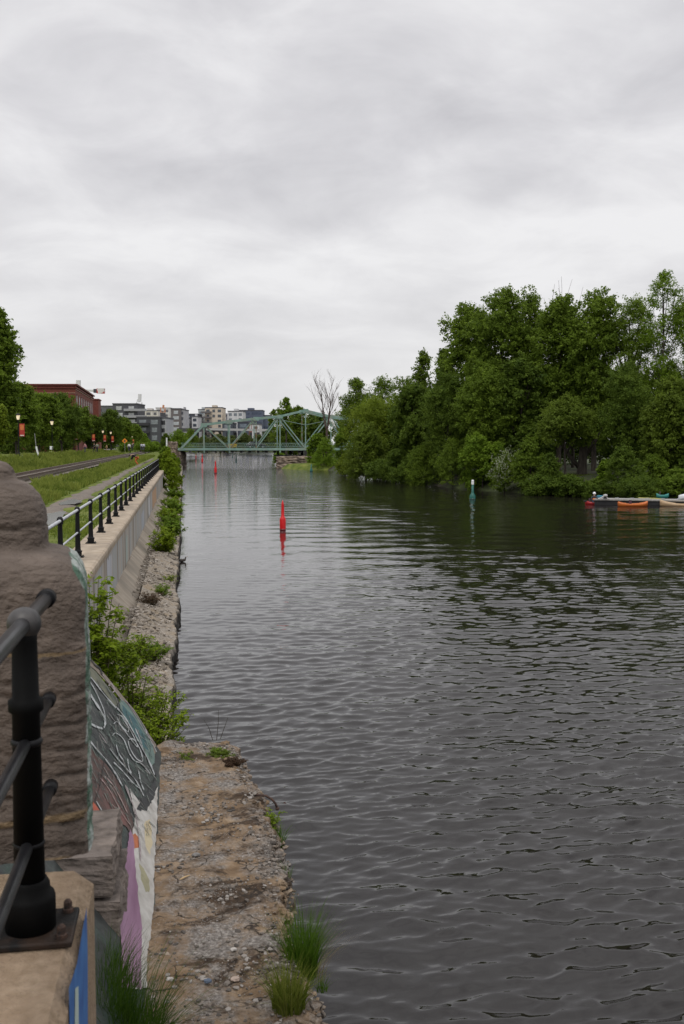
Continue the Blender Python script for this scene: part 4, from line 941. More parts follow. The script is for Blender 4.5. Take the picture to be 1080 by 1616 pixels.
# ================================================================== FAR CITY
def building(label, px0, px1, ytop, ybot, d, c, rz=0, stl='grid', wc=(.05, .06, .08), fl=3.1, bay=3.4, depth=18, roof=None, frame=None, z0=2.0, wfrac=.6, c2=None, balc=None):
    a = D(px0, ytop, d); b_ = D(px1, ytop, d); ctr = (a+b_)/2; wd = (b_-a).length; h = a.z - z0
    r = thing('apartment_building', label, 'building', (ctr.x, ctr.y, z0), -YAW+rz)
    c = tuple(min(.62, x*1.18+.02) for x in c)  # distance haze painted into the wall colours by lifting them paler
    wm_ = mat('wall_%g_%g_%g' % c, tuple(x*.92 for x in c), tuple(min(1, x*1.08) for x in c), scale=.3, rough=.9)
    MB().box(-wd/2, wd/2, 0, depth, 0, h).build('wall', wm_, r)
    MB().box(-wd/2-.2, wd/2+.2, -.2, depth+.2, h, h+.5).build('roof', mat('roof_edge', (.10, .10, .11), rough=.9) if roof is None else mat('roof_%g_%g_%g' % roof, roof), r)
    ph = MB().box(-wd*.16, wd*.10, depth*.3, depth*.7, h+.5, h+1.9).build('plant_room', wm_, r) if int(px0*3) % 2 else None
    gm = mat('glass_%g_%g_%g' % wc, wc, tuple(min(1, x*2.0+.02) for x in wc), scale=.35, rough=.25, lo=.45, hi=.55)
    nb = max(1, int(wd/bay)); nf_ = int(h/fl); bw = wd/nb; k = 0
    w0 = None; stuff_mb = MB(); rnd = random.Random(int(px0*7)); fm = mat('frame_%g_%g_%g' % frame, frame) if frame else None
    vis = 5+(700-min(ybot, 702))*d/FPX
    for f in range(nf_):
        zf = h-fl*(f+.85)
        if zf+z0 < vis-3: break
        for i in range(nb):
            if rnd.random() < .08: continue
            x = -wd/2+bw*(i+.5); ww = bw*wfrac*rnd.choice((1, 1, .75)); hh = fl*.55
            if k < 100:
                if w0 is None: w0 = MB().box(-.5, .5, -.06, .02, 0, 1).build('window', gm, r); c_ = w0
                else: c_ = w0.copy(); col.objects.link(c_); c_.parent = r
                c_.location = (x, 0, zf); c_.scale = (ww, 1, hh); k += 1
            else: stuff_mb.box(x-ww/2, x+ww/2, -.06, .02, zf, zf+hh)
    if stuff_mb.v: stuff_mb.build('windows', gm, r)['kind'] = 'stuff'
    if fm:
        k = 0
        for i in range(0, nb+1, 2):
            x = -wd/2+bw*i; MB().box(x-.22, x+.22, -.35, -.05, 0, h*.97).build('facade_fin', fm, r)
    if balc:
        bm_ = mat('balcony_%g' % balc[1][0], balc[1])
        for f in range(nf_-1):
            zf = h-fl*(f+1)
            if zf+z0 < vis-3: break
            x = balc[0]*wd; MB().box(x-bw*.9, x+bw*.9, -1.5, -.07, zf-.1, zf+1.0).build('balcony', bm_, r)
    return r
building('charcoal apartment block with pale window patches above the left trees', 178, 217, 638, 690, 470, (.055, .055, .065), wc=(.35, .36, .36), bay=5, frame=None, balc=(.42, (.30, .30, .32)))
building('long low grey block half hidden behind the left trees', 150, 180, 641.5, 690, 500, (.10, .105, .11), wc=(.05, .05, .06))
building('black brick apartment block with pale windows standing lower in front', 216, 253, 659, 702, 400, (.045, .048, .055), wc=(.17, .19, .20), bay=3.2, balc=(-.4, (.03, .03, .035)))
building('white balconied end of the black brick block', 253.4, 262, 660, 702, 403, (.33, .34, .35), wc=(.03, .03, .035), bay=3, wfrac=.75)
building('white tower with orange upper floors behind the black block', 219, 250, 648.5, 690, 640, (.50, .47, .43), wc=(.10, .10, .11), bay=3.3, frame=(.6, .58, .55))
building('beige stepped tower with the highest roof behind the black block', 246, 268, 644, 690, 660, (.52, .50, .47), wc=(.13, .13, .14), bay=3.3, roof=(.5, .5, .48))
building('narrow grey brown tower with white window squares', 270, 285.5, 645.5, 700, 560, (.115, .10, .10), wc=(.38, .40, .42), bay=3.4)
building('pale narrow side block joined to the grey brown tower', 285.7, 290.5, 647, 700, 562, (.36, .36, .37), wc=(.10, .10, .12))
building('navy block with white panels left of the tall beige tower', 290.8, 312.5, 654, 700, 600, (.045, .052, .07), wc=(.20, .23, .27), bay=4, frame=None)
building('white panelled front block before the navy block', 303, 312, 658, 700, 590, (.48, .48, .49), wc=(.05, .06, .08), bay=3.2)
building('small white block at the foot of the navy block', 292, 298, 660, 700, 588, (.42, .42, .43), wc=(.06, .06, .08))
building('light grey glass wing left of the tall beige tower', 313, 323.5, 646.8, 700, 620, (.40, .43, .43), wc=(.16, .19, .21), bay=3)
building('tall beige tower with dark flat roof in the middle of the skyline', 323.8, 351, 643.8, 700, 610, (.50, .43, .34), wc=(.08, .09, .10), bay=3.3, roof=(.05, .05, .055), frame=None, balc=(-.42, (.12, .11, .11)))
building('low grey block right of the tall beige tower', 351.3, 359.5, 656.5, 700, 640, (.16, .16, .18), wc=(.36, .37, .38))
building('white tower with regular window grid', 359.8, 383.5, 649.5, 700, 600, (.56, .57, .57), wc=(.16, .18, .20), bay=2.9, frame=(.62, .62, .62))
building('wide dark blue slab tower with rooftop box', 377, 414.5, 648, 700, 660, (.07, .085, .125), wc=(.05, .065, .10), bay=5.5, wfrac=.8)
building('darker blue lower slab at the right end of the skyline', 414.8, 427, 656, 700, 670, (.10, .12, .165), wc=(.06, .08, .12), bay=4, wfrac=.85)
building('low dark building in front of the white tower', 351, 368, 668, 700, 540, (.05, .06, .075), wc=(.20, .22, .24))
building('dark low building with white stripes before the blue slab', 375, 393, 666.5, 700, 530, (.045, .055, .075), wc=(.14, .17, .2), bay=4)
building('small brick red house beside white houses on the far bank', 393, 398, 668, 700, 500, (.20, .07, .05), wc=(.45, .45, .45), bay=2.6)
building('white gabled row of houses on the far bank', 398, 409, 670, 700, 500, (.52, .51, .50), wc=(.10, .09, .09), bay=2.8)
# elevated road before the skyline
er = thing('elevated_road', 'grey elevated road running in front of the skyline', 'overpass', (D(340, 680, 480).x, D(340, 680, 480).y, 2))
W(MB().beam(D(283, 678.5, 480), D(352, 678.5, 478), 8, 1.6), 'deck', mat('dark_concrete', (.06, .06, .065), rough=.9), er)
W(MB().beam(D(330, 677.5, 476), D(425, 679, 470), 8, 1.0), 'deck', mat('pale_concrete', (.38, .38, .37), rough=.9), er)
for px in range(288, 425, 12):
    p = D(px, 681, 479); W(MB().beam(Vector((p.x, p.y, 1)), Vector((p.x, p.y, 10.4)), 1.2, 1.2, up=FH), 'pillar', mat('dark_concrete', (.06, .06, .065)), er)
# tower cranes
def crane(label, px, ytop, ybot, d, m, jib=None):
    p = D(px, ybot, d); r = thing('tower_crane', label, 'crane', (p.x, p.y, 2)); zt_ = D(px, ytop, d).z
    mb = MB(); s = 1.3
    for sx in (-s, s):
        for sy in (-s, s): mb.beam(Vector((p.x+sx, p.y+sy, 2)), Vector((p.x+sx, p.y+sy, zt_)), .42, .42, up=FH)
    z = 3
    while z < zt_-2.4:
        mb.beam(Vector((p.x-s, p.y-s, z)), Vector((p.x+s, p.y-s, z+2.4)), .3); mb.beam(Vector((p.x+s, p.y+s, z)), Vector((p.x-s, p.y+s, z+2.4)), .3); z += 2.4
    W(mb, 'mast', m, r)
    if jib:
        for (x0, y0, x1, y1, w_) in jib: W(MB().beam(D(x0, y0, d), D(x1, y1, d), w_, w_), 'jib', m, r)
        W(MB().box(p.x-1.6, p.x+1.6, p.y-1.6, p.y+1.6, zt_-6, zt_-3.2), 'cab', mat('crane_cab', (.06, .06, .07)), r)
    return r
crane('white luffing tower crane standing over the charcoal block', 220.5, 635, 668, 520, mat('crane_white', (.6, .6, .6)), [(220.5, 634, 221, 622, 1.5), (220.5, 633, 217, 631.5, 1.4)])
crane('orange tower crane in front of the beige stepped tower', 257.8, 643, 690, 600, mat('crane_orange', (.50, .22, .12)), [(257.8, 644, 258.4, 639, 1.0)])
# red brick building
bd = 215
bb0 = D(119, 606, bd); bb = thing('brick_building', 'long red brick mill building with arched windows behind the left trees', 'building', (bb0.x, bb0.y, 3.3), math.radians(0))
brick = mat('red_brick', (.125, .034, .023), (.19, .056, .038), scale=2.5, rough=.92, stretch=(1, 1, 3))
hB = bb0.z-3.3
# front (faces the camera) runs left, side runs away along the canal
A = Vector((0, 0, 0)); Bf = D(-60, 606, bd)-bb0; Bf.z = 0; Sd = D(147, 614, bd+52)-bb0; Sd.z = 0
def bpt(f, s, z): return Bf*f + Sd*s + Vector((0, 0, z))
MB().add([bpt(0, 0, 0), bpt(1, 0, 0), bpt(1, 1, 0), bpt(0, 1, 0), bpt(0, 0, hB), bpt(1, 0, hB), bpt(1, 1, hB), bpt(0, 1, hB)], [(0, 1, 5, 4), (1, 2, 6, 5), (2, 3, 7, 6), (3, 0, 4, 7), (4, 5, 6, 7), (0, 3, 2, 1)]).build('wall', brick, bb)
nf2 = Vector((-Bf.y, Bf.x, 0)).normalized();  nf2 = nf2 if nf2.y < 0 else -nf2
ns2 = Vector((Sd.y, -Sd.x, 0)).normalized();  ns2 = ns2 if ns2.x > 0 else -ns2
cnm = mat('brick_cornice', (.10, .022, .016), (.15, .035, .025), rough=.9)
cr_ = MB()
for zq, o_ in ((hB-.15, .45), (hB-.75, .25)):
    cr_.beam(bpt(-.002, 0, zq)+nf2*o_*.5, bpt(1, 0, zq)+nf2*o_*.5, o_, .34); cr_.beam(bpt(0, -.01, zq)+ns2*o_*.5, bpt(0, 1, zq)+ns2*o_*.5, o_, .34)
cr_.build('cornice', cnm, bb)
MB().beam(bpt(0, 0, hB-1.9)+nf2*.06, bpt(1, 0, hB-1.9)+nf2*.06, .1, .12).build('string_course', mat('pale_sill', (.32, .2, .15)), bb)
MB().beam(bpt(0, 0, hB-1.1)+ns2*.06, bpt(0, 1, hB-1.1)+ns2*.06, .1, .16).build('string_course', mat('pale_sill', (.32, .2, .15)), bb)
def arched(cen, du, nrm, ww, hh, pm_=None):
    pts = [(-ww/2, 0), (ww/2, 0), (ww/2, hh*.8)] + [(ww/2*math.cos(a), hh*.8+hh*.2*math.sin(a)) for a in (PI*.25, PI*.5, PI*.75)] + [(-ww/2, hh*.8)]
    n = len(pts); vs = [cen+du*a+Vector((0, 0, b_))+nrm*.03 for a, b_ in pts]+[cen+du*a+Vector((0, 0, b_))-nrm*.2 for a, b_ in pts]
    o = MB().add(vs, [tuple(range(n)), tuple(range(2*n-1, n-1, -1))]+[(i, (i+1) % n, n+(i+1) % n, n+i) for i in range(n)]).build('window', mat('dark_arch', (.03, .012, .012), (.04, .02, .02)), bb)
    v2 = [cen+du*a*.72+Vector((0, 0, b_*.86+.12))+nrm*.06 for a, b_ in pts]; v3 = [v-nrm*.04 for v in v2]
    MB().add(v2+v3, [tuple(range(n)), tuple(range(2*n-1, n-1, -1))]+[(i, (i+1) % n, n+(i+1) % n, n+i) for i in range(n)]).build('pane', mat('pale_pane', (.20, .24, .24), (.34, .38, .38), scale=.8, rough=.3), o)
duf = Bf.normalized(); dus = Sd.normalized()
for lev in (0, 1):
    for k in range(8):
        arched(duf*(4.6+5.7*k/1.9)+Vector((0, 0, hB-4.6-4.3*lev)), duf, nf2, 1.5, 2.6)
    for k in range(8):
        arched(dus*(3+6.3*k)+Vector((0, 0, hB-5.0-4.6*lev)), dus, ns2, 1.6, 3.0)
p = D(151.5, 631, bd+62); q = MB().box(p.x-1.4, p.x+.7, p.y, p.y+8, 3.3, p.z).box(p.x-1.6, p.x+.9, p.y-.2, p.y+8.2, p.z, p.z+.3).build('brick_annex', brick); tag(q, 'small red brick stair tower at the far corner of the mill', 'building')
p = D(160, 617, 420)
cj = thing('construction_crane', 'crane jib with red and white counterweight above the mill roof', 'crane', (D(128, 617, 420).x, p.y, 3))
W(MB().beam(D(120, 616, 424), D(158, 617, 420), .7, .9), 'jib', mat('crane_white', (.6, .6, .6)), cj)
W(MB().beam(D(159.5, 613, 420), D(159.5, 621, 420), 3.0, 2.2, up=FH), 'counterweight', mat('red_white_weight', (.5, .06, .05), (.7, .68, .66), scale=.5, lo=.48, hi=.52), cj)
W(MB().beam(D(151.5, 614, 421), D(151.5, 620, 421), 1.4, 2.5, up=FH), 'cab', mat('crane_cab', (.06, .06, .07)), cj)
W(MB().beam(D(124, 640, 422), D(124, 600, 422), 1.6, 1.6, up=FH), 'mast', mat('crane_white', (.6, .6, .6)), cj)
# ================================================================== LAMPS, SIGNS, PEOPLE ON THE PROMENADE
lampglass = mat('lamp_glow', (.9, .75, .55), emit=(1, .78, .5, .45)); banner_red = mat('banner_red', (.36, .025, .02), (.42, .035, .025), rough=.7); banner_or = mat('banner_orange', (.52, .15, .04), rough=.7)
def lamp(px, ytop, d, label, banner):
    p = D(px, ytop, d); zg = 3.33; r = thing('street_lamp', label, 'street lamp', (p.x, p.y, zg), 0, 'black street lamps along the promenade'); h = p.z-zg
    MB().lathe([(.16, 0), (.16, .5), (.09, .6), (.06, 1.0), (.05, h-.75)], n=10).build('pole', blk, r)
    hd = MB().lathe([(.10, h-.78), (.14, h-.72), (.24, h-.3), (.26, h-.26)], n=14).build('globe', lampglass, r)
    MB().lathe([(.30, h-.26), (.28, h-.2), (.13, h-.04), (.03, h)], n=14).build('cap', blk, r)
    if banner:
        b_ = MB().box(.12, .72, -.015, .015, h-2.75, h-1.25).build('banner', banner_red, r)
        MB().box(.2, .64, -.022, -.017, h-2.0, h-1.36).box(.2, .64, .017, .022, h-2.0, h-1.36).build('banner_print', banner_or, b_)
        MB().box(.2, .64, -.022, -.017, h-2.7, h-2.58).build('banner_text', mat('banner_white', (.6, .55, .5)), b_)
        MB().box(0, .75, -.02, .02, h-1.24, h-1.2).box(0, .75, -.02, .02, h-2.8, h-2.76).build('banner_arm', blk, r)
    return r
lamp(28.6, 652, 119, 'nearest lit street lamp, with a large red banner, at the far left', True)
lamp(82, 662, 146, 'lit street lamp without banner above the small white sign', False)
lamp(116.5, 669, 175, 'lit street lamp with red banner before the brick mill trees', True)
lamp(144.5, 676, 215, 'street lamp with faint banner lost in the dark trees', True)
lamp(162.5, 678, 232, 'lit street lamp right of the darkest trees with a dim banner', True)
lamp(175, 680, 246, 'lit street lamp with the brightest red banner near the walkers', True)
lamp(202, 688.5, 330, 'tiny lit street lamp, left one of the far pair', True)
lamp(208.3, 687.5, 340, 'tiny lit street lamp, right one of the far pair', True)
def post_sign(name, label, px, py, d, parts, zg=3.33):
    p = D(px, py, d); r = thing(name, label, 'sign' if 'sign' in name else 'post', (p.x, p.y, zg)); parts(r, p.z-zg); return r
def ps1(r, h):
    MB().tube([(0, 0, 0), (0, 0, h)], .04, 8).build('pole', blk, r); MB().box(-.22, .22, -.06, -.045, h-.5, h).box(-.22, .22, -.06, -.045, h-1.2, h-.75).build('panel', whb, r)
post_sign('path_sign', 'small white two panel sign beside the promenade', 81.3, 704, 146, ps1)
def ps2(r, h):
    MB().tube([(0, 0, 0), (-.28, 0, h*.45)], .11, 10).build('lower_tube', whb, r); MB().tube([(-.28, 0, h*.45), (-.42, 0, h)], .04, 8).build('upper_tube', mat('grey_metal', (.25, .25, .25)), r)
post_sign('leaning_post', 'white leaning post in front of the dark tree trunks', 60.5, 684, 124, ps2)
def ps3(r, h):
    MB().tube([(0, 0, 0), (0, 0, h-.5)], .05, 8).build('pole', mat('grey_metal', (.25, .25, .25)), r)
    dm = MB().add([(0, -.03, h-1.3), (.65, -.03, h-.65), (0, -.03, h), (-.65, -.03, h-.65), (0, .0, h-1.3), (.65, .0, h-.65), (0, .0, h), (-.65, .0, h-.65)], [(0, 1, 2, 3), (7, 6, 5, 4), (0, 4, 5, 1), (1, 5, 6, 2), (2, 6, 7, 3), (3, 7, 4, 0)]).build('panel', mat('sign_orange', (.75, .25, .02), rough=.5), r)
    MB().add([(0, -.036, h-.95), (.28, -.036, h-.65), (0, -.036, h-.35), (-.28, -.036, h-.65)], [(0, 1, 2, 3)]).build('symbol', mat('sign_black', (.03, .01, .01)), dm)
post_sign('warning_sign', 'orange diamond warning sign on a grey pole', 197, 691.5, 235, ps3)
def ps4(r, h): MB().tube([(0, 0, 0), (0, 0, h)], .14, 10).build('shaft', whb, r); MB().lathe([(.16, h), (.16, h+.08), (.01, h+.14)], n=10).build('cap', whb, r)
post_sign('white_post', 'thin white post rising before the bridge abutment', 263.3, 692, 185, ps4, zg=2.36)
SK = mat('skin', (.42, .25, .17), rough=.6)
def person(label, px, d, shirt, legs, pose='walk', zg=3.36, s=1.0, hair=(.03, .02, .015), face=0, y0=None, cat='person', group='people walking on the promenade'):
    p = D(px, 705, d); r = thing('person', label, cat, (p.x, p.y, zg), face, group)
    lf, rf_ = (.22, -.22) if pose == 'walk' else (.06, -.06)
    V = [(0, 0, .95), (0, 0, 1.15), (0, 0, 1.38), (0, 0, 1.50), (0, .01, 1.58), (0, .01, 1.70),
         (.10, 0, .92), (.12, lf*.5, .50), (.12, lf, .08), (.12, lf+.14, .04), (-.10, 0, .92), (-.12, rf_*.3, .50), (-.12, rf_, .10), (-.12, rf_+.14, .05),
         (.18, 0, 1.42), (.24, rf_*.5, 1.15), (.24, rf_*.9+.05, .90), (.24, rf_+.06, .80), (-.18, 0, 1.42), (-.24, lf*.5, 1.15), (-.24, lf*.9+.05, .90), (-.24, lf+.06, .80)]
    if pose == 'bend':
        V = [(0, 0, .80), (0, .25, .98), (0, .48, 1.05), (0, .58, 1.02), (0, .66, 1.0), (0, .76, .98),
             (.10, 0, .76), (.13, .16, .42), (.12, -.02, .08), (.12, .12, .04), (-.10, 0, .76), (-.14, .12, .42), (-.13, -.2, .08), (-.13, -.06, .04),
             (.18, .42, 1.02), (.22, .5, .76), (.16, .62, .56), (.14, .66, .48), (-.18, .42, 1.02), (-.22, .48, .76), (-.16, .6, .56), (-.14, .64, .48)]
    V = [(a*s, b_*s, c_*s) for a, b_, c_ in V]
    E = [(0, 1), (1, 2), (2, 3), (3, 4), (4, 5), (0, 6), (6, 7), (7, 8), (8, 9), (0, 10), (10, 11), (11, 12), (12, 13), (2, 14), (14, 15), (15, 16), (16, 17), (2, 18), (18, 19), (19, 20), (20, 21)]
    R = [.13, .125, .13, .06, .075, .09, .085, .055, .04, .035, .085, .055, .04, .035, .055, .042, .033, .035, .055, .042, .033, .035]
    skin('body', V, [x*s for x in R], E, SK, r)
    pick = lambda ids: ([V[i] for i in ids], {i: k for k, i in enumerate(ids)})
    def cloth(nm, ids, m, grow, root):
        vv, mp = pick(ids); ee = [(mp[a], mp[b_]) for a, b_ in E if a in mp and b_ in mp]; skin(nm, vv, [(R[i]+grow)*s for i in ids], ee, m, r, mp[root])
    cloth('shirt', [0, 1, 2, 14, 15, 16, 18, 19, 20], mat('shirt_%g_%g_%g' % shirt, shirt, rough=.9), .022, 0)
    cloth('trousers', [0, 6, 7, 8, 10, 11, 12], mat('trousers_%g_%g_%g' % legs, legs, rough=.9), .022, 0)
    h_ = V[5]; MB().ball((h_[0], h_[1]-.015, h_[2]+.03*s), (.095*s, .105*s, .095*s), 12, 8).build('hair', mat('hair_%g' % hair[0], hair), r, smooth=True)
    return r
person('person in pink top on the shaded promenade below the mill', 134.5, 172, (.35, .16, .18), (.05, .05, .07), face=1)
person('person in grey green jacket at the edge of the dark trees', 153.5, 185, (.20, .21, .17), (.03, .03, .04), face=.5)
person('person in black walking beside the grey green jacket', 149, 184, (.02, .02, .025), (.02, .02, .03), face=2)
person('person in white shirt and dark trousers in front of the orange sign', 204, 205, (.62, .62, .64), (.04, .04, .06), face=.3)
person('person in dark jacket between the two groups of walkers', 209, 215, (.03, .03, .04), (.03, .03, .04), face=.2)
person('person in pale blue shirt, left of the far pair of walkers', 223.5, 225, (.42, .46, .55), (.06, .06, .09), face=0)
person('person in pale shirt, right of the far pair of walkers', 227, 228, (.50, .52, .60), (.08, .08, .10), face=.1)
person('person in tan clothes sitting low near the red banner lamp', 168.5, 228, (.40, .28, .15), (.35, .22, .12), face=1.2, s=.8)
person('person in black top and orange trousers bending over beside the path', 216, 118, (.012, .012, .015), (.42, .11, .03), pose='bend', zg=2.45, face=1.3, s=1.15, group=None)
# ================================================================== DOCK, BOATS, DUCK
wood = mat('grey_deck_wood', (.22, .21, .19), (.36, .35, .33), scale=2, rough=.8, stretch=(4, .3, 1))
dkA = P(944, 788.3, .42); dkB = P(1140, 791, .42)
dk = thing('floating_dock', 'long low grey floating dock below the right bank trees', 'dock', (dkA.x, dkA.y, 0))
W(MB().beam(Vector((dkA.x, dkA.y+.8, .42)), Vector((dkB.x, dkB.y+.8, .42)), 2.0, .10), 'deck', wood, dk)
W(MB().beam(Vector((dkA.x+.05, dkA.y+.8, .18)), Vector((dkB.x, dkB.y+.8, .18)), 1.86, .36), 'float', mat('black_float', (.012, .012, .014), rough=.7), dk)
for k in range(8):
    q = dkA.lerp(dkB, (k+.15)/8); W(MB().tube([(q.x, q.y+.05, .46), (q.x, q.y+.05, .56), (q.x+.3, q.y+.05, .56), (q.x+.3, q.y+.05, .46)], .03, 8), 'cleat', galv, dk)
q = D(946.5, 789, 86.5); bl = MB().lathe([(.28, 0), (.3, .05), (.3, .5), (.25, .55)], n=14).build('mooring_float', mat('blue_drum', (.02, .16, .24), rough=.5)); bl.location = (q.x, q.y-.1, -.05); tag(bl, 'blue drum float at the left end of the dock', 'float')
def kayak(label, loc, rz, L_, wd, m, cat='kayak', open_=True, up=.25):
    r = thing('kayak', label, cat, loc, rz); n = 26; ns = 12; vs = []; fs = []; ins = []
    for i in range(n+1):
        t = -1+2*i/n; q_ = max(.0, 1-abs(t)**2.4); w_ = wd/2*q_**.8+.012; sheer = .30+up*abs(t)**3; keel = .0+.16*abs(t)**4
        for k in range(ns+1):
            a = PI*k/ns; x = -math.cos(a)*w_; z = sheer-(sheer-keel)*math.sin(a)**.7; vs.append((t*L_/2, x, z-.10))
    for i in range(n):
        for k in range(ns): a = i*(ns+1)+k; fs.append((a, a+ns+1, a+ns+2, a+1))
    o = MB().add(vs, fs).build('hull', m, r, smooth=True); sd = o.modifiers.new('solid', 'SOLIDIFY'); sd.thickness = .03
    vs = []; fs = []
    for i in range(n+1):
        t = -1+2*i/n; w_ = wd/2*max(0, 1-abs(t)**2.4)**.8+.01; sheer = .30+up*abs(t)**3
        cock = 1 if abs(t) < .42 else 0
        vs += [(t*L_/2, -w_*.98, sheer-.12-.0), (t*L_/2, 0, sheer-.08-(.16 if cock else -.03)), (t*L_/2, w_*.98, sheer-.12)]
    for i in range(n): a = i*3; fs += [(a, a+3, a+4, a+1), (a+1, a+4, a+5, a+2)]
    MB().add(vs, fs).build('deck', m, r, smooth=True)
    MB().box(-.2, .2, -wd*.26, wd*.26, .08, .16).box(-.26, -.2, -wd*.26, wd*.26, .1, .48).build('seat', mat('seat_dark', (.06, .03, .05), rough=.8), r)
    return r
p = P(998, 799, 0); kayak('empty orange kayak floating beside the grey dock', (p.x, p.y-.1, .02), -YAW+math.radians(14), 2.6, .7, mat('orange_plastic', (.50, .12, .02), (.56, .15, .025), rough=.4), up=.16)
p = P(935, 796, 0); rk = kayak('short red kayak carrying the person in the white helmet', (p.x, p.y, .0), -YAW, 1.15, .68, mat('red_plastic', (.32, .01, .012), (.38, .015, .018), rough=.4), up=.1)
kp = thing('person', 'person in white helmet and orange life vest sitting in the red kayak', 'person', (p.x+.15, p.y, .08), -YAW)
V = [(0, .02, .12), (0, .0, .32), (0, -.01, .50), (0, -.02, .60), (0, -.03, .68), (0, -.04, .78), (.10, 0, .10), (.20, -.28, .24), (.16, -.5, .10), (-.10, 0, .10), (-.20, -.28, .24), (-.16, -.5, .10),
     (.19, -.01, .53), (.27, -.08, .34), (.14, -.26, .30), (.09, -.31, .31), (-.19, -.01, .53), (-.27, -.08, .34), (-.14, -.26, .30), (-.09, -.31, .31)]
E = [(0, 1), (1, 2), (2, 3), (3, 4), (4, 5), (0, 6), (6, 7), (7, 8), (0, 9), (9, 10), (10, 11), (2, 12), (12, 13), (13, 14), (14, 15), (2, 16), (16, 17), (17, 18), (18, 19)]
skin('body', V, [.13, .12, .13, .055, .075, .09, .085, .06, .045, .085, .06, .045, .055, .042, .032, .035, .055, .042, .032, .035], E, SK, kp)
skin('trousers', [V[i] for i in (0, 6, 7, 8, 9, 10, 11)], [.15, .1, .075, .06, .1, .075, .06], [(0, 1), (1, 2), (2, 3), (0, 4), (4, 5), (5, 6)], mat('navy_cloth', (.02, .03, .06)), kp)
skin('sleeves', [V[i] for i in (2, 12, 13, 14, 16, 17, 18)], [.14, .072, .058, .045, .072, .058, .045], [(0, 1), (1, 2), (2, 3), (0, 4), (4, 5), (5, 6)], mat('dark_sleeve', (.03, .03, .035)), kp)
skin('life_vest', [V[0], V[1], (0, 0, .46)], [.165, .175, .17], [(0, 1), (1, 2)], mat('vest_orange', (.75, .17, .02), (.8, .22, .03)), kp)
MB().ball((0, -.03, .83), (.125, .14, .125), 16, 10).lathe([(.13, .79), (.145, .80), (.13, .815)], (0, -.03, 0), 16).build('helmet', whb, kp, smooth=True)
pd = MB().tube([(-.75, -.33, .22), (.75, -.33, .40)], .016, 8).ball((-.82, -.33, .21), (.16, .02, .08)).ball((.82, -.33, .41), (.16, .02, .08)).build('paddle', mat('black_plastic', (.02, .02, .02)))
pd.location = kp.location; pd.rotation_euler = (0, 0, -YAW); tag(pd, 'black double bladed paddle held by the helmeted person', 'paddle')
p = P(1085, 799, 0); kayak('tan canoe with white gunwale tied at the right end of the dock', (p.x, p.y-.2, 0), -YAW-math.radians(8), 4.4, .85, mat('tan_plastic', (.45, .30, .16), (.5, .36, .22), rough=.45), cat='canoe', up=.3)
p = P(1088, 788.5, .5); c = kayak('upturned white boat on the dock at the picture edge', (p.x+1.0, p.y+.4, .85), -YAW, 3.2, .7, mat('white_plastic', (.55, .56, .58), rough=.45), cat='boat', up=.2); c.rotation_euler = (PI, 0, -YAW)
p = P(1053, 787.5, .45); o = kayak('teal kayak lying across the dock', (p.x, p.y+.8, .55), -YAW, 1.0, .36, mat('teal_plastic', (.02, .17, .15), rough=.45), up=.1)
p = P(1035, 789, .45); pole = MB().tube([(p.x-1.3, p.y+.4, .62), (p.x+1.0, p.y+.5, .50)], .035, 8).build('pole', mat('yellow_pole', (.42, .40, .12), rough=.6)); tag(pole, 'yellow boat pole lying on the dock', 'pole')
p = P(954, 789, .45); o = MB().tube([(p.x-.3, p.y+.4, .5), (p.x+.3, p.y+.5, .80), (p.x+.5, p.y+.5, .55)], .05, 8).ball((p.x+.3, p.y+.5, .78), (.2, .12, .12)).build('rope_coil', mat('pale_rope', (.42, .42, .40))); tag(o, 'pale bundled rope on the left end of the dock', 'rope')
p = P(288, 887, 0); dkx = thing('duck', 'small dark duck swimming close to the rubble bank', 'duck', (p.x, p.y, 0), .4)
skin('body', [(-.17, 0, .09), (-.08, 0, .06), (.06, 0, .06), (.13, 0, .10), (.15, 0, .18), (.17, 0, .22)], [.02, .065, .07, .04, .027, .034], [(0, 1), (1, 2), (2, 3), (3, 4), (4, 5)], mat('duck_brown', (.035, .028, .02), (.08, .06, .045), scale=30), dkx, root=2)
MB().ball((.22, 0, .215), (.035, .014, .009), 8, 6).build('beak', mat('beak', (.35, .22, .05)), dkx)
MB().ball((-.04, .055, .09), (.11, .02, .045), 10, 6).ball((-.04, -.055, .09), (.11, .02, .045), 10, 6).build('wing', mat('duck_wing', (.05, .045, .04), (.12, .1, .09), scale=20), dkx)
# ================================================================== TREES
def T(label, px, d, ytop, hwpx, **k):
    p = D(px, 700, d); zg = k.pop('zg', 1.7); ztop = D(px, ytop, d).z
    return tree(k.pop('name', 'leafy_tree'), label, k.pop('cat', 'tree'), p.x, p.y, zg, ztop, hwpx*d/FPX, **k)
gr = 'tall trees on the right bank'
T('tall dark tree at the left shoulder of the right bank woods', 738, 124, 478, 50, shape='broad', tone='mid', seed=1, n=17000, group=gr)
T('tall tree with twin ragged tops, second in the tall row', 790, 118, 456, 56, tone='mid', seed=2, n=20000, group=gr)
T('tall tree with the sharp top left of the bare twigs', 832, 120, 448, 44, tone='mid', seed=3, n=15000, shape='oval', group=gr)
T('tree under the bare upright twigs in the tall row', 882, 114, 466, 50, tone='mid', seed=4, n=17000, group=gr)
T('broad tall tree with rounded top right of the bare twigs', 938, 112, 456, 56, tone='mid', seed=5, n=19000, group=gr)
T('tall tree between the rounded top and the airy tree', 990, 110, 464, 50, tone='mid', seed=6, n=16000, group=gr)
T('airy pale tree with open top at the right edge', 1042, 106, 424, 38, tone='fresh', seed=7, n=6500, shape='broad', airy=1, nl=105, z0=9, trunk_r=.14, group=gr)
T('tall full tree cut by the right picture edge', 1085, 108, 462, 54, tone='mid', seed=8, n=16000, group=gr)
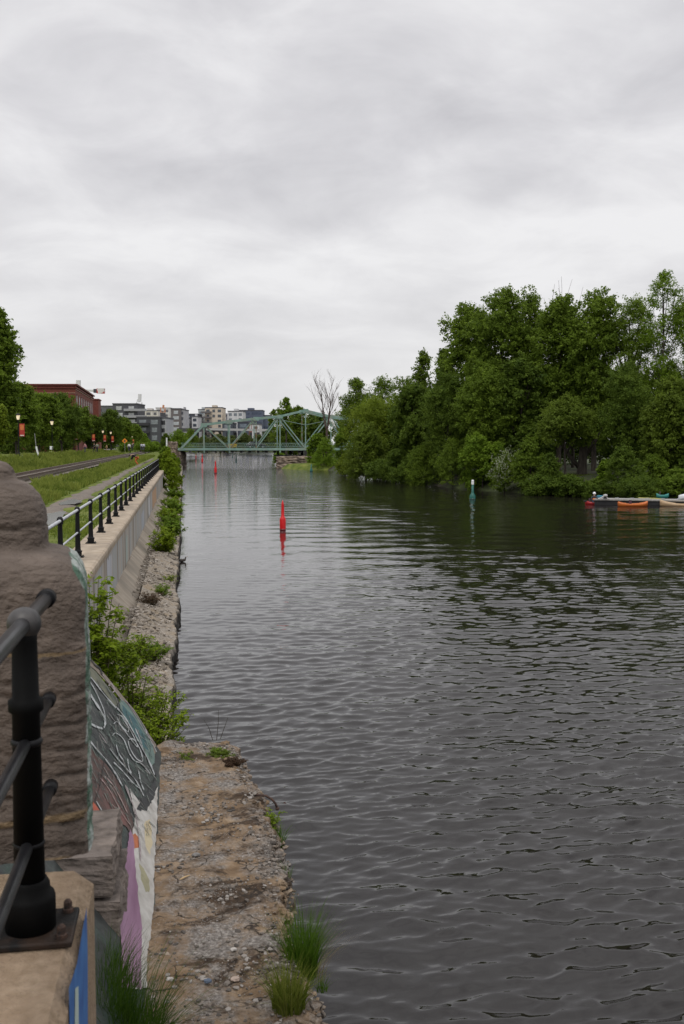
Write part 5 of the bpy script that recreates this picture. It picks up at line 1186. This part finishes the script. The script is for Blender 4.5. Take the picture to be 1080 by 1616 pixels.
T('narrow pointed tree at the foot of the tall row', 667, 136, 546, 27, tone='mid', seed=9, n=9000, shape='poplar', group=gr)
T('slim dark tree between the pointed tree and the tall row', 700, 132, 552, 32, tone='dark', seed=10, n=9000, shape='poplar', group=gr)
T('far rounded tree right of the bare dead tree', 562, 172, 597, 26, tone='mid', seed=11, n=8000, leaf=.34, group=gr)
T('far broad tree behind the yellow green tree', 605, 168, 594, 34, tone='mid', seed=12, n=10000, leaf=.34, group=gr)
T('far tree filling the gap beside the pointed tree', 640, 160, 592, 26, tone='mid', seed=13, n=9000, leaf=.32, group=gr)
for k, (px, yt, hw) in enumerate(((640, 640, 40), (700, 620, 44), (760, 590, 50), (820, 580, 50), (880, 590, 50), (940, 590, 50), (1000, 590, 50), (1060, 590, 50), (1110, 590, 50))):
    T(('far left', 'second', 'third', 'fourth', 'fifth', 'sixth', 'seventh', 'eighth', 'rightmost')[k]+' of the dark trees filling the depth of the right woods', px, 145-k*1.5, yt, hw, tone='dark', seed=400+k, n=8500, leaf=.42, z0=1.9, zg=1.8, nl=50, group='dark trees deep in the right bank woods')
gr2 = 'lower trees in front of the right bank woods'
T('large yellow green rounded tree leaning over the water', 592, 146, 628, 50, tone='yellow', seed=20, n=17000, shape='round', z0=3.5, zg=.8, group=gr2)
T('olive willow hanging over the water below the yellow green tree', 578, 138, 668, 38, tone='olive', seed=21, n=12000, shape='dome', z0=.4, zg=.4, group=gr2)
T('dark dense tree between the yellow green tree and the woods', 655, 126, 606, 40, tone='dark', seed=22, n=15000, z0=2, group=gr2)
T('dark green tree whose skirt reaches the water', 706, 118, 590, 44, tone='dark', seed=23, n=17000, z0=1.5, zg=1, group=gr2)
T('mid green tree below the twin topped tree', 762, 112, 572, 44, tone='mid', seed=24, n=17000, z0=2, group=gr2)
T('dark tree in the middle of the wood front', 822, 112, 560, 44, tone='dark', seed=25, n=17000, z0=3, group=gr2)
T('feathery olive tree with layered boughs over the grass opening', 893, 101, 627, 48, tone='olive', seed=26, n=14000, shape='dome', z0=5.6, group=gr2, leaf=.2)
T('dark tree standing behind the grass opening', 905, 124, 548, 60, tone='dark', seed=27, n=17000, z0=6.5, group=gr2)
T('dark green tree right of the grass opening', 988, 100, 570, 46, tone='dark', seed=28, n=18000, z0=3, group=gr2)
T('olive green tree near the right edge above the dock', 1055, 94, 596, 46, tone='olive', seed=29, n=18000, z0=2.5, group=gr2)
T('dark tree at the right edge behind the dock end', 1105, 96, 560, 50, tone='dark', seed=30, n=15000, z0=2, group=gr2)
p = D(919, 715, 103)
def SH(label, px, d, ytop, hwpx, tone, n=6000, seed=1, zg=.3, leaf=.2, shape='dome', name='bush', depth=None, group='bushes along the right waterline', z0=None):
    p = D(px, 720, d); h = D(px, ytop, d).z; return tree(name, label, 'bush', p.x, p.y, zg, h, hwpx*d/FPX, z0=zg+.1 if z0 is None else z0, shape=shape, tone=tone, n=n, leaf=leaf, seed=seed, nl=26, trunk_r=.07, group=group, depth=depth)
SH('bright bush at the waterline just right of the bridge middle', 512, 190, 690, 22, 'fresh', 5000, 40, leaf=.3)
SH('fresh green bush with pointed top beside the bridge truss', 500, 200, 678, 17, 'fresh', 4500, 41, leaf=.3)
SH('tall fresh bush hiding the right half of the bridge', 540, 170, 676, 22, 'fresh', 6000, 42, leaf=.28)
SH('low grassy bush below the willow', 545, 155, 716, 18, 'yellow', 3500, 43, leaf=.25)
SH('dark bush at the waterline right of the willow', 625, 128, 712, 32, 'dark', 6500, 44)
SH('bush drooping into the water below the dark dense tree', 668, 120, 700, 34, 'mid', 7500, 45)
SH('fresh green bush on the waterline before the mid green tree', 715, 113, 690, 36, 'mid', 8000, 46)
SH('brightest bush of the waterline, left of the white blossoms', 762, 107, 672, 38, 'fresh', 10000, 47)
ws = SH('bush with white blossom hanging at the waterline', 797, 101.5, 712, 20, 'mid', 5000, 48)
rng = np.random.default_rng(77); nb_ = 1100; d_ = rng.normal(size=(nb_, 3)); d_ /= np.linalg.norm(d_, axis=1, keepdims=True); d_[:, 1] = -abs(d_[:, 1])
V = leaf_quads(rng, d_*np.array([1.7, 1.3, 2.0])*rng.uniform(.7, 1.1, size=(nb_, 1))*(1+.35*np.sin(d_[:, :1]*9)*np.sin(d_[:, 2:]*7))+np.array([0, -.2, 2.1]), d_+rng.normal(size=(nb_, 3))*.5, .11, .8)
fast_mesh('blossom', V, 4, leaf_mat('blossom_white', (.25, .30, .16), (.52, .54, .40)), rng.random(nb_), parent=ws)
SH('mid green bush between the blossoms and the grass opening', 838, 99, 688, 34, 'mid', 8000, 49)
SH('low leafy bush spilling down the bank by the grass opening', 868, 97, 716, 26, 'dark', 5500, 50)
SH('dark bush behind the red kayak', 985, 92, 704, 36, 'dark', 9500, 51)
SH('green bush above the middle of the dock', 1030, 92, 716, 34, 'mid', 8000, 52)
SH('wide bush at the right end of the dock', 1082, 93, 706, 34, 'dark', 8000, 53)
SH('bright low bush at the right edge of the opening', 955, 96, 724, 16, 'fresh', 3000, 54)
SH('ivy covered low bush on the bank left of the red kayak', 905, 94, 752, 30, 'dark', 6000, 55)
SH('low dark growth at the waterline behind the kayaker', 940, 92, 758, 26, 'dark', 5000, 56)
SH('dark growth on the bank just behind the dock centre', 1010, 89, 748, 40, 'dark', 7000, 57)
SH('green growth on the bank just behind the dock end', 1075, 89, 742, 40, 'mid', 7000, 58)
SH('dark skirt of leaves trailing into the water under the second bush', 860, 96, 750, 34, 'dark', 6000, 59)
SH('dark skirt of leaves trailing into the water right of the willow', 600, 133, 724, 30, 'dark', 5500, 61)
SH('dark skirt of leaves at the waterline below the pointed tree', 650, 123, 722, 34, 'dark', 6000, 62)
# trunk of the opening tree
o = thing('old_tree', 'short thick dark trunk with low fork standing in the grass opening', 'tree', (p.x, p.y, 1.7))
MB().tube([(0, 0, -.2), (0, 0, .4), (.05, 0, 1.6), (.2, 0, 3.8), (.1, .4, 6)], [.75, .52, .46, .36, .1], 12).tube([(-.1, 0, .6), (-1.2, .2, 1.9), (-2.3, .1, 3.4), (-3.6, 0, 4.6)], [.24, .2, .14, .05], 8).tube([(.1, 0, 1.8), (1.4, .1, 3.4), (2.2, 0, 5)], [.25, .17, .06], 8).build('trunk', BARK, o, smooth=True)
rng = np.random.default_rng(5)
V, tn = crown(rng, [(-3.4, 0, 5, 1.2, .5), (-1.8, -.3, 5.6, 1.5, .5), (.2, -.2, 6.2, 1.7, .5), (2.2, 0, 5.5, 1.4, .5), (3.6, 0, 4.8, 1.0, .5)], 4500, .2)
fast_mesh('crown', V, 4, leaf_mat('leaves_olive', *LEAF['olive']), tn, parent=o)
# grass on the right bank opening
n = 14000; rng = np.random.default_rng(9); 
gp = D(915, 720, 100); x = gp.x+rng.uniform(-3.5, 3.5, n); y = gp.y+rng.uniform(1.5, 12, n); z = np.full(n, 1.62)
a = rng.uniform(0, 2*PI, n); wv = np.stack([np.cos(a), np.sin(a), np.zeros(n)], 1)*.05; base = np.stack([x, y, z], 1); hgt = np.stack([rng.normal(size=n)*.05, rng.normal(size=n)*.05, rng.uniform(.08, .3, n)], 1)
V = np.stack([base-wv, base+wv, base+hgt*.6+wv*.6, base+hgt], 1).reshape(-1, 3)
tag(fast_mesh('bank_grass', V, 4, leaf_mat('grass_b', (.055, .10, .012), (.13, .19, .025)), rng.random(n)), 'lit grass in the opening between the right bank trees', 'grass', kind='stuff')
# dead tree
def bare(name, label, px, d, ybase, ytop, spread, seed, r0=.22, levels=4, group=None, nb=4, c=(.06, .04, .032)):
    p = D(px, ybase, d); zt_ = D(px, ytop, d).z; rd = random.Random(seed); root = thing(name, label, 'tree', (p.x, p.y, 1.5), 0, group); H = zt_-1.5
    mb = MB(); base = Vector((0, 0, 0)); fork = Vector((0, 0, H*.42)); mb.tube([base, fork*.5, fork], [r0*1.3, r0*1.1, r0], 8)
    def grow(p0, dirv, L_, r, lev):
        pts = [p0]; dd = dirv.copy()
        for k in range(4):
            dd = (dd+Vector((rd.gauss(0, .09), rd.gauss(0, .09), .10))).normalized(); pts.append(pts[-1]+dd*L_/4)
        mb.tube(pts, [r, r*.85, r*.7, r*.55, r*.4], 5)
        if lev > 0:
            for k in range(nb):
                t = rd.uniform(.25, .95); i = min(3, int(t*4)); q0 = pts[i].lerp(pts[i+1], t*4-i)
                a = rd.random()*2*PI; nd = (dd+Vector((math.cos(a), math.sin(a), rd.uniform(-.1, .5)))*rd.uniform(.35, .7)).normalized(); grow(q0, nd, L_*rd.uniform(.4, .62), r*.42, lev-1)
    for k in range(5):
        a = k*2*PI/5+rd.random(); grow(fork*(.9+.05*rd.random()), Vector((math.cos(a)*spread, math.sin(a)*spread, 1)).normalized(), H*.5, r0*.6, levels-1)
    mb.build('trunk', mat('dead_wood', c, tuple(x*1.6 for x in c), rough=.95), root); return root
bare('bare_tree', 'leafless dead tree standing above the right part of the bridge', 516, 195, 700, 606, .27, 3, r0=.20)
bare('bare_tree', 'thin leafless twigs rising above the tall tree row', 880, 118, 700, 476, .13, 8, r0=.12, levels=2, nb=3, c=(.10, .085, .07))
# trees behind and beyond the bridge
gb = 'trees beyond the bridge'
T('tree with two ragged tops behind the bridge middle', 452, 262, 628, 17, tone='fresh', seed=60, n=4500, leaf=.5, airy=1, shape='oval', zg=2, z0=9, group=gb)
T('airy leafy tree rising above the bridge truss peak', 472, 255, 640, 15, tone='mid', seed=61, n=4500, leaf=.45, zg=2, z0=6, group=gb)
T('sparse tree left of the ragged tops beyond the bridge', 433, 275, 646, 10, tone='mid', seed=71, n=1700, leaf=.45, zg=2, z0=6, airy=1, group=gb)
T('dark tree behind the right truss panels', 500, 248, 652, 24, tone='dark', seed=62, n=8000, leaf=.42, zg=1, z0=2, group=gb)
T('large tree mass behind the bridge right of the river gap', 455, 270, 664, 26, tone='mid', seed=63, n=9000, leaf=.45, zg=1, z0=2, group=gb)
T('tree between the dead tree and the rounded far tree', 546, 236, 640, 24, tone='mid', seed=64, n=8000, leaf=.38, zg=1, z0=2, group=gb)
T('rounded bush at the pier island under the bridge', 441, 240, 712, 11, tone='fresh', seed=65, n=3000, leaf=.35, zg=.3, z0=.4, shape='dome', group=gb)
for k, (px, yt, hw, tn_, lab) in enumerate(((300, 683, 17, 'far', 'far tree just right of the bridge end post'), (322, 688, 16, 'far', 'far tree under the first bridge panel'), (345, 686, 15, 'far', 'far tree behind the second bridge panel'), (365, 688, 15, 'far', 'far tree behind the yellow barriers'), (386, 683, 14, 'far', 'far tree behind the car on the bridge'), (408, 686, 15, 'far', 'far tree behind the middle of the left truss'), (424, 680, 14, 'far', 'far tree at the left of the big mass behind the truss'))):
    T(lab, px, 440, yt, hw, tone=tn_, seed=80+k, n=3000, leaf=.8, zg=2, z0=2.5, shape='dome', group='far tree line across the basin')
for k, (px, yt, hw, d_, tn_, lab) in enumerate(((283, 678, 20, 300, 'fresh', 'rounded green tree directly left of the bridge'), (262, 684, 9, 280, 'dark', 'small dark conifer like tree left of the bridge'), (300, 676, 15, 330, 'mid', 'rounded tree behind the bridge end post'), (245, 697, 12, 330, 'mid', 'low tree at the end of the promenade'))):
    T(lab, px, d_, yt, hw, tone=tn_, seed=95+k, n=4500, leaf=.5, zg=2.4, z0=2.6, shape='dome', group='trees at the far end of the left bank')
# left bank trees
gl = 'trees along the promenade'
L3 = 3.3
for (lab, px, d_, yt, hw, tn_, sd, n_, sh, z0_) in (
  ('very tall tree cut by the left picture edge', -12, 92, 470, 50, 'mid', 101, 20000, 'oval', 6.5),
  ('yellow green low tree at the left picture edge', -6, 84, 636, 18, 'yellow', 102, 6000, 'round', 5),
  ('leafy tree behind the nearest street lamp', 26, 129, 604, 38, 'mid', 103, 15000, 'broad', 5.6),
  ('rounded tree between the first two street lamps', 62, 148, 620, 36, 'mid', 104, 15000, 'broad', 5.4),
  ('broad dark tree in front of the brick mill', 98, 174, 622, 32, 'dark', 105, 15000, 'broad', 5.6),
  ('tree before the corner of the brick mill', 124, 198, 640, 22, 'mid', 106, 11000, 'broad', 5.6),
  ('dark tree at the far end of the brick mill', 150, 236, 657, 17, 'dark', 107, 9000, 'broad', 5.6),
  ('dark tall tree right of the brick mill', 176, 266, 645, 20, 'dark', 108, 9000, 'broad', 5),
  ('tree below the charcoal apartment block', 196, 312, 659, 16, 'mid', 109, 8000, 'broad', 4.6),
  ('smaller tree before the black brick apartments', 213, 350, 670, 13, 'mid', 110, 6500, 'broad', 4.4),
  ('last fresh green tree of the promenade row', 227, 375, 684, 10, 'fresh', 111, 4500, 'dome', 4)):
    T(lab, px, d_, yt, hw, tone=tn_, seed=sd, n=n_, shape=sh, z0=z0_, zg=L3, leaf=.26+d_*.0008, group=gl)
for k, (px, d_, yt, hw, lab) in enumerate(((8, 165, 640, 40, 'dark tree in the second row behind the first lamp'), (50, 185, 645, 40, 'dark tree in the second row behind the leaning post'), (92, 210, 650, 34, 'dark tree in the second row below the mill windows'), (128, 240, 662, 28, 'dark tree in the second row below the mill corner'), (163, 300, 668, 22, 'dark tree in the second row behind the bright banner'))):
    T(lab, px, d_, yt, hw, tone='dark', seed=120+k, n=8000, leaf=.42, zg=L3, z0=3.5, shape='broad', group='second tree row behind the promenade')
rd = random.Random(4)
for k, (px, d_, lab) in enumerate(((200, 240, 'low hedge like bush behind the orange sign'), (222, 262, 'low hedge like bush behind the far walkers'), (236, 285, 'low bush where the promenade ends'))):
    T(lab, px, d_, 698, 13, tone='fresh', seed=140+k, n=3000, leaf=.35, zg=L3, z0=3.4, shape='dome', name='bush', cat='bush', group='bushes at the end of the promenade')
# ================================================================== LEFT BANK SHRUBS AND WEEDS
def twiggy(name, label, cat, base, h, spread, nst, per, leaf, tone, seed, lean=(0, 0), aspect=.55, start=.25, tw=.3, r0=.012, group=None, arch=.25, bark=None):
    rng = np.random.default_rng(seed); rd = random.Random(seed); root = thing(name, label, cat, base, 0, group); mb = MB(); Cn = []; Nn = []
    for i in range(nst):
        a = rd.random()*2*PI; out = rd.uniform(.15, 1)*spread; hh = h*rd.uniform(.55, 1.0)*(1-.25*(out/spread)**2)
        b0 = Vector((math.cos(a)*out*.25, math.sin(a)*out*.25, -.05)); tipv = Vector((math.cos(a)*out+lean[0], math.sin(a)*out+lean[1], hh))
        c_ = b0.lerp(tipv, .5)+Vector((-math.cos(a)*out*.15, -math.sin(a)*out*.15, hh*.12)); pts = []
        for k in range(9):
            t = k/8; pts.append(b0*(1-t)**2+c_*2*t*(1-t)+tipv*t*t + Vector((0, 0, -arch*out*t*t*.4)))
        mb.tube(pts, [r0*(1-.75*k/8) for k in range(9)], 5, cap=False)
        segs = [(pts, 1.0)]
        for s_ in range(rd.randint(4, 7)):
            t = rd.uniform(start, .92); k = min(7, int(t*8)); q0 = pts[k].lerp(pts[k+1], t*8-k); b_ = rd.random()*2*PI
            L_ = tw*rd.uniform(.5, 1.1); dv = Vector((math.cos(b_), math.sin(b_), rd.uniform(.1, .9))).normalized(); tp = [q0, q0+dv*L_*.5, q0+dv*L_+Vector((0, 0, -.12*L_))]
            mb.tube(tp, [r0*.4, r0*.3, r0*.12], 4, cap=False); segs.append((tp, .6))
        for sg, wt in segs:
            m_ = int(per*wt)
            for k in range(m_):
                t = start+(1-start)*rd.random() if wt == 1 else rd.uniform(.15, 1.02); t = min(t, .999); kk = int(t*(len(sg)-1)); pt = sg[kk].lerp(sg[kk+1], t*(len(sg)-1)-kk)
                dr = Vector((rd.gauss(0, 1), rd.gauss(0, 1), rd.gauss(0, .7))).normalized(); pt = pt+dr*leaf*.6
                Cn.append(pt[:]); Nn.append((dr.x*.4+rd.gauss(0, .35), dr.y*.4+rd.gauss(0, .35), .9))
    mb.build('stems', bark or mat('green_stem', (.06, .045, .025), (.09, .075, .03)), root)
    V = leaf_quads(rng, np.array(Cn), np.array(Nn), leaf, aspect); fast_mesh('leaves', V, 4, leaf_mat('leaves_'+tone, *LEAF[tone]), np.clip(rng.random(len(Cn))*.7+rng.random()*.3, 0, 1), parent=root)
    return root
def at(px, py, z): return P(px, py, z)
def AX(px, d, z): p = D(px, 800, d); return (p.x, p.y, z)
twiggy('sapling', 'airy sapling with upright leafy sprays beside the pier', 'shrub', AX(143, 13.6, .8), 2.75, .42, 20, 48, .085, 'bright', 201, r0=.014, start=.35)
twiggy('sapling', 'second sapling lower down between the pier and the bank bush', 'shrub', AX(160, 13.9, .8), 1.75, .5, 20, 44, .08, 'bright', 202, r0=.012)
twiggy('shrub', 'dense bright shrub overhanging the water behind the graffiti slope', 'shrub', AX(232, 14.0, .35), 1.28, .55, 26, 34, .055, 'bright', 203, lean=(.12, 0), arch=.4)
twiggy('shrub', 'leafy shrub at the foot of the graffiti slope edge', 'shrub', AX(205, 14.4, .5), 1.5, .5, 22, 32, .055, 'bright', 204)
twiggy('shrub', 'small shrub hanging lowest over the water before the ledge', 'shrub', AX(256, 13.3, .1), .95, .42, 16, 30, .05, 'bright', 205, lean=(.08, 0), arch=.5)
twiggy('weed', 'bushy weed among rubble right of the sapling', 'weed', AX(205, 18.5, .7), .85, .6, 18, 26, .065, 'bright', 206)
twiggy('weed', 'spreading weed clump on the rubble bank near the wall end', 'weed', AX(238, 20.5, .45), .5, .42, 14, 22, .06, 'fresh', 207)
twiggy('weed', 'reddish brown dead weed clump on the rubble bank', 'weed', AX(236, 27.5, .4), .6, .5, 16, 16, .05, 'rust', 208)
twiggy('weed', 'small green weed beside the reddish clump', 'weed', AX(255, 29.5, .35), .5, .35, 10, 16, .06, 'fresh', 209)
twiggy('weed', 'little weed on the rim above the duck', 'weed', AX(266, 33, .3), .35, .25, 8, 14, .05, 'bright', 210)
for k, (px, d_, h_, sp_, lab) in enumerate(((262, 41, 1.35, .75, 'leafy weed bush on the bank, nearest of the green row'), (268, 47, 1.5, .8, 'leafy weed bush on the bank, second of the green row'), (266, 54, 1.3, .8, 'leafy weed bush on the bank, third of the green row'), (272, 62, 1.3, .9, 'leafy weed bush on the bank, fourth of the green row'), (270, 72, 1.0, 1.0, 'low weed bush below the far end of the wall'), (277, 82, 1.2, 1.0, 'farthest weed bush of the green row'))):
    twiggy('bush', lab, 'bush', AX(px, d_, .35), h_, sp_, 26, 34, .11, 'fresh' if k % 2 else 'bright', 220+k, r0=.015, tw=.4, group='green weed bushes on the left bank')
for k, (px, d_, yt, hw, lab, tn_, zg_) in enumerate(((268, 92, 722, 16, 'yellow green bush hanging from the wall end over the water', 'bright', .6), (266, 101, 708, 15, 'tall yellow green bush beyond the end of the railing', 'bright', 1.0), (259, 108, 712, 11, 'yellow green bush just above the railing end', 'yellow', 2.0), (276, 112, 730, 13, 'bright bush trailing to the water before the abutment', 'bright', .3), (262, 126, 704, 13, 'bush under the thin white post', 'fresh', 2.0), (274, 140, 716, 10, 'bush below the dark stone post', 'bright', .8), (280, 165, 722, 7, 'small bush against the bridge abutment', 'fresh', .5))):
    SH(lab, px, d_, yt, hw, tn_, 5500, 240+k, zg=zg_, leaf=.17, group='bushes at the far end of the canal wall')
rng = np.random.default_rng(71)
# grass tufts on the ledge
def tuft(label, px, py, z, h, rad, n, tone, seed, wd=.0035, lean=(0, 0), name='grass_tuft'):
    rng = np.random.default_rng(seed); p = P(px, py, z); root_loc_ = (p.x, p.y, z)
    r = rad*np.sqrt(rng.random(n)); a = rng.uniform(0, 2*PI, n); b = np.stack([r*np.cos(a), r*np.sin(a), np.zeros(n)-.02], 1)
    L_ = h*rng.uniform(.45, 1.05, n); out = b*1.2*rng.uniform(.4, 1.6, (n, 1))+rng.normal(size=(n, 3))*.12*h; out[:, 2] = 0; out[:, 0] += lean[0]; out[:, 1] += lean[1]
    f = rng.uniform(0, 2*PI, n); wv = np.stack([np.cos(f), np.sin(f), np.zeros(n)], 1)*wd
    K = 5; P_ = []
    for k in range(K+1):
        t = k/K; up = np.zeros((n, 3)); up[:, 2] = L_*(t-.18*t*t); c_ = b+up+out*(t**2)[..., None] if False else b+up+out*t*t
        P_.append((c_-wv*(1-t*.9), c_+wv*(1-t*.9)))
    V = np.concatenate([np.stack([P_[k][0], P_[k][1], P_[k+1][1], P_[k+1][0]], 1) for k in range(K)], 0).reshape(-1, 3); tn = np.tile(np.clip(rng.random(n), 0, 1), K)
    lm = leaf_mat('blades_'+tone, *{'green': ((.045, .10, .008), (.11, .20, .02)), 'yellow': ((.08, .12, .012), (.22, .24, .05)), 'dry': ((.20, .15, .08), (.34, .28, .17)), 'deep': ((.025, .06, .008), (.07, .13, .015))}[tone])
    o = fast_mesh(name, V, 4, lm, tn); o.location = root_loc_; tag(o, label, 'grass'); return o
tuft('tall dark green grass tuft growing on the ledge rim', 478, 1535, ZL-.12, .62, .11, 520, 'green', 301)
tuft('yellowing grass tuft in front of the taller tuft on the ledge', 456, 1588, ZL, .42, .11, 420, 'yellow', 302)
tuft('thin dry grass stalks leaning over the water by the tall tuft', 500, 1540, ZL-.15, .5, .08, 60, 'dry', 303, wd=.0015, lean=(.22, 0))
tuft('dark grass tuft at the bottom of the purple painted strip', 200, 1660, ZL, .62, .24, 900, 'deep', 304)
tuft('dark grass behind the tan block below the masonry stub', 166, 1570, ZL+.1, .5, .14, 420, 'deep', 320)
tuft('dark grass growing against the tan block at the lower left', 165, 1640, ZL, .75, .16, 500, 'deep', 305)
tuft('short grass fringe along the ledge rim below the curved rod', 438, 1335, ZL-.25, .30, .07, 130, 'green', 306, wd=.004)
tuft('tiny grass sprouts beside the tall tuft on the rim', 508, 1560, ZL-.2, .14, .04, 50, 'green', 307)
tuft('few thin grass blades on the rim above the tall tuft', 450, 1390, ZL-.15, .22, .05, 30, 'green', 308)
twiggy('weed', 'bright leafy weed on the rim beside the curved rod', 'weed', tuple(P(428, 1310, ZL-.22)), .24, .12, 12, 16, .028, 'bright', 310, r0=.004, tw=.08)
twiggy('weed', 'mossy little weed at the far corner of the ledge', 'weed', tuple(P(340, 1185, ZL)), .05, .12, 12, 12, .02, 'fresh', 311, r0=.003, tw=.05)
twiggy('weed', 'low brown weed patch near the far end of the ledge', 'weed', tuple(P(292, 1195, ZL)), .06, .2, 14, 14, .02, 'olive', 312, r0=.003, tw=.05)
twiggy('weed', 'dark brown mossy weed patch on the far rim of the ledge', 'weed', tuple(P(366, 1205, ZL)), .07, .2, 40, 26, .018, 'rust', 313, r0=.003, tw=.04)
twiggy('weed', 'dark olive moss at the far right corner of the ledge', 'weed', tuple(P(350, 1190, ZL)), .05, .22, 40, 22, .016, 'olive', 314, r0=.003, tw=.04)
for k, (px0, py0, px1, py1, lab) in enumerate(((342, 1162, 345, 1120, 'thin bare upright twig on the far ledge corner'), (336, 1162, 322, 1136, 'thin bare twig leaning left on the far ledge corner'), (348, 1160, 360, 1132, 'thin bare twig leaning right on the far ledge corner'))):
    a = P(px0, py0, ZL); d_ = (a-EYE).dot(FH); b_ = D(px1, py1, d_); tag(MB().tube([a-Vector((0, 0, .05)), a.lerp(b_, .5)+Vector((.01, 0, 0)), b_], [.005, .004, .002], 5).build('twig', BARK, origin=a), lab, 'twig')
a = P(408, 1256, ZL-.02); d_ = (a-EYE).dot(FH)
tag(MB().tube([D(398, 1254, d_+.03), D(410, 1255, d_), D(420, 1256, d_), D(429, 1261, d_), D(435, 1268, d_), D(438, 1276, d_)], [.013]*6, 8).ball(D(438, 1276, d_), .022).build('curved_rod', mat('rust_iron', (.035, .022, .018), (.09, .05, .035), scale=30, rough=.9), smooth=True), 'curved rusty iron rod sticking out of the ledge rim', 'iron rod')
a = P(284, 1390, ZL); tag(MB().tube([P(284, 1388, ZL+.02), P(292, 1384, ZL+.03), P(300, 1381, ZL+.025)], [.006, .009, .004], 6).build('wood_chip', mat('pale_wood', (.42, .30, .16))), 'pale splinter of wood lying on the ledge', 'wood chip')
rng2 = random.Random(8)
for k, (px, py, s_, lab, c_) in enumerate(((372, 1545, .035, 'flat pink stone on the near ledge', (.42, .33, .27)), (328, 1548, .03, 'blue grey stone on the near ledge', (.10, .13, .18)), (369, 1498, .026, 'upright white stone in the gravel', (.50, .47, .43)), (268, 1545, .028, 'white stone beside the dark grass', (.50, .48, .45)), (262, 1508, .045, 'flat beige slab beside the purple strip', (.36, .29, .22)), (310, 1349, .04, 'flat grey stone patch in the middle of the ledge', (.20, .19, .18)))):
    p = P(px, py, ZL+.012); bm = bmesh.new(); bmesh.ops.create_icosphere(bm, subdivisions=3, radius=1)
    for v in bm.verts:
        q = v.co; q *= 1+.28*mnoise.noise(q*1.6+Vector((k*3.1, 0, 0)))+.08*mnoise.noise(q*5); v.co = Vector((q.x*s_, q.y*s_*.8, q.z*s_*.42))
    mb = MB().add([v.co.copy() for v in bm.verts], [tuple(v.index for v in f.verts) for f in bm.faces]); bm.free()
    o = mb.build('loose_stone', mat('stone_%g' % c_[0], c_, tuple(x*.7 for x in c_), scale=30, rough=.9, bump=.5)); o.location = p; tag(o, lab, 'stone')
# rocks among the bushes by the graffiti slope
for k, (px, d_, z, s_, lab) in enumerate(((190, 15.0, .95, .16, 'pale boulder behind the edge of the graffiti slope'), (200, 16.4, .8, .2, 'tan boulder among the shrub leaves'), (232, 13.2, .45, .2, 'tan boulder at the foot of the bank shrub'), (262, 13.2, .15, .2, 'dark wet boulder at the waterline under the shrub'), (246, 12.9, .4, .16, 'pale boulder next to the far ledge corner'))):
    o = rough_block(-s_, s_, -s_, s_, -s_*.8, s_*.7, .09, 8, k+30).build('boulder', RUB, smooth=True); o.location = AX(px, d_, z); tag(o, lab, 'boulder', 'boulders under the bank shrubs')
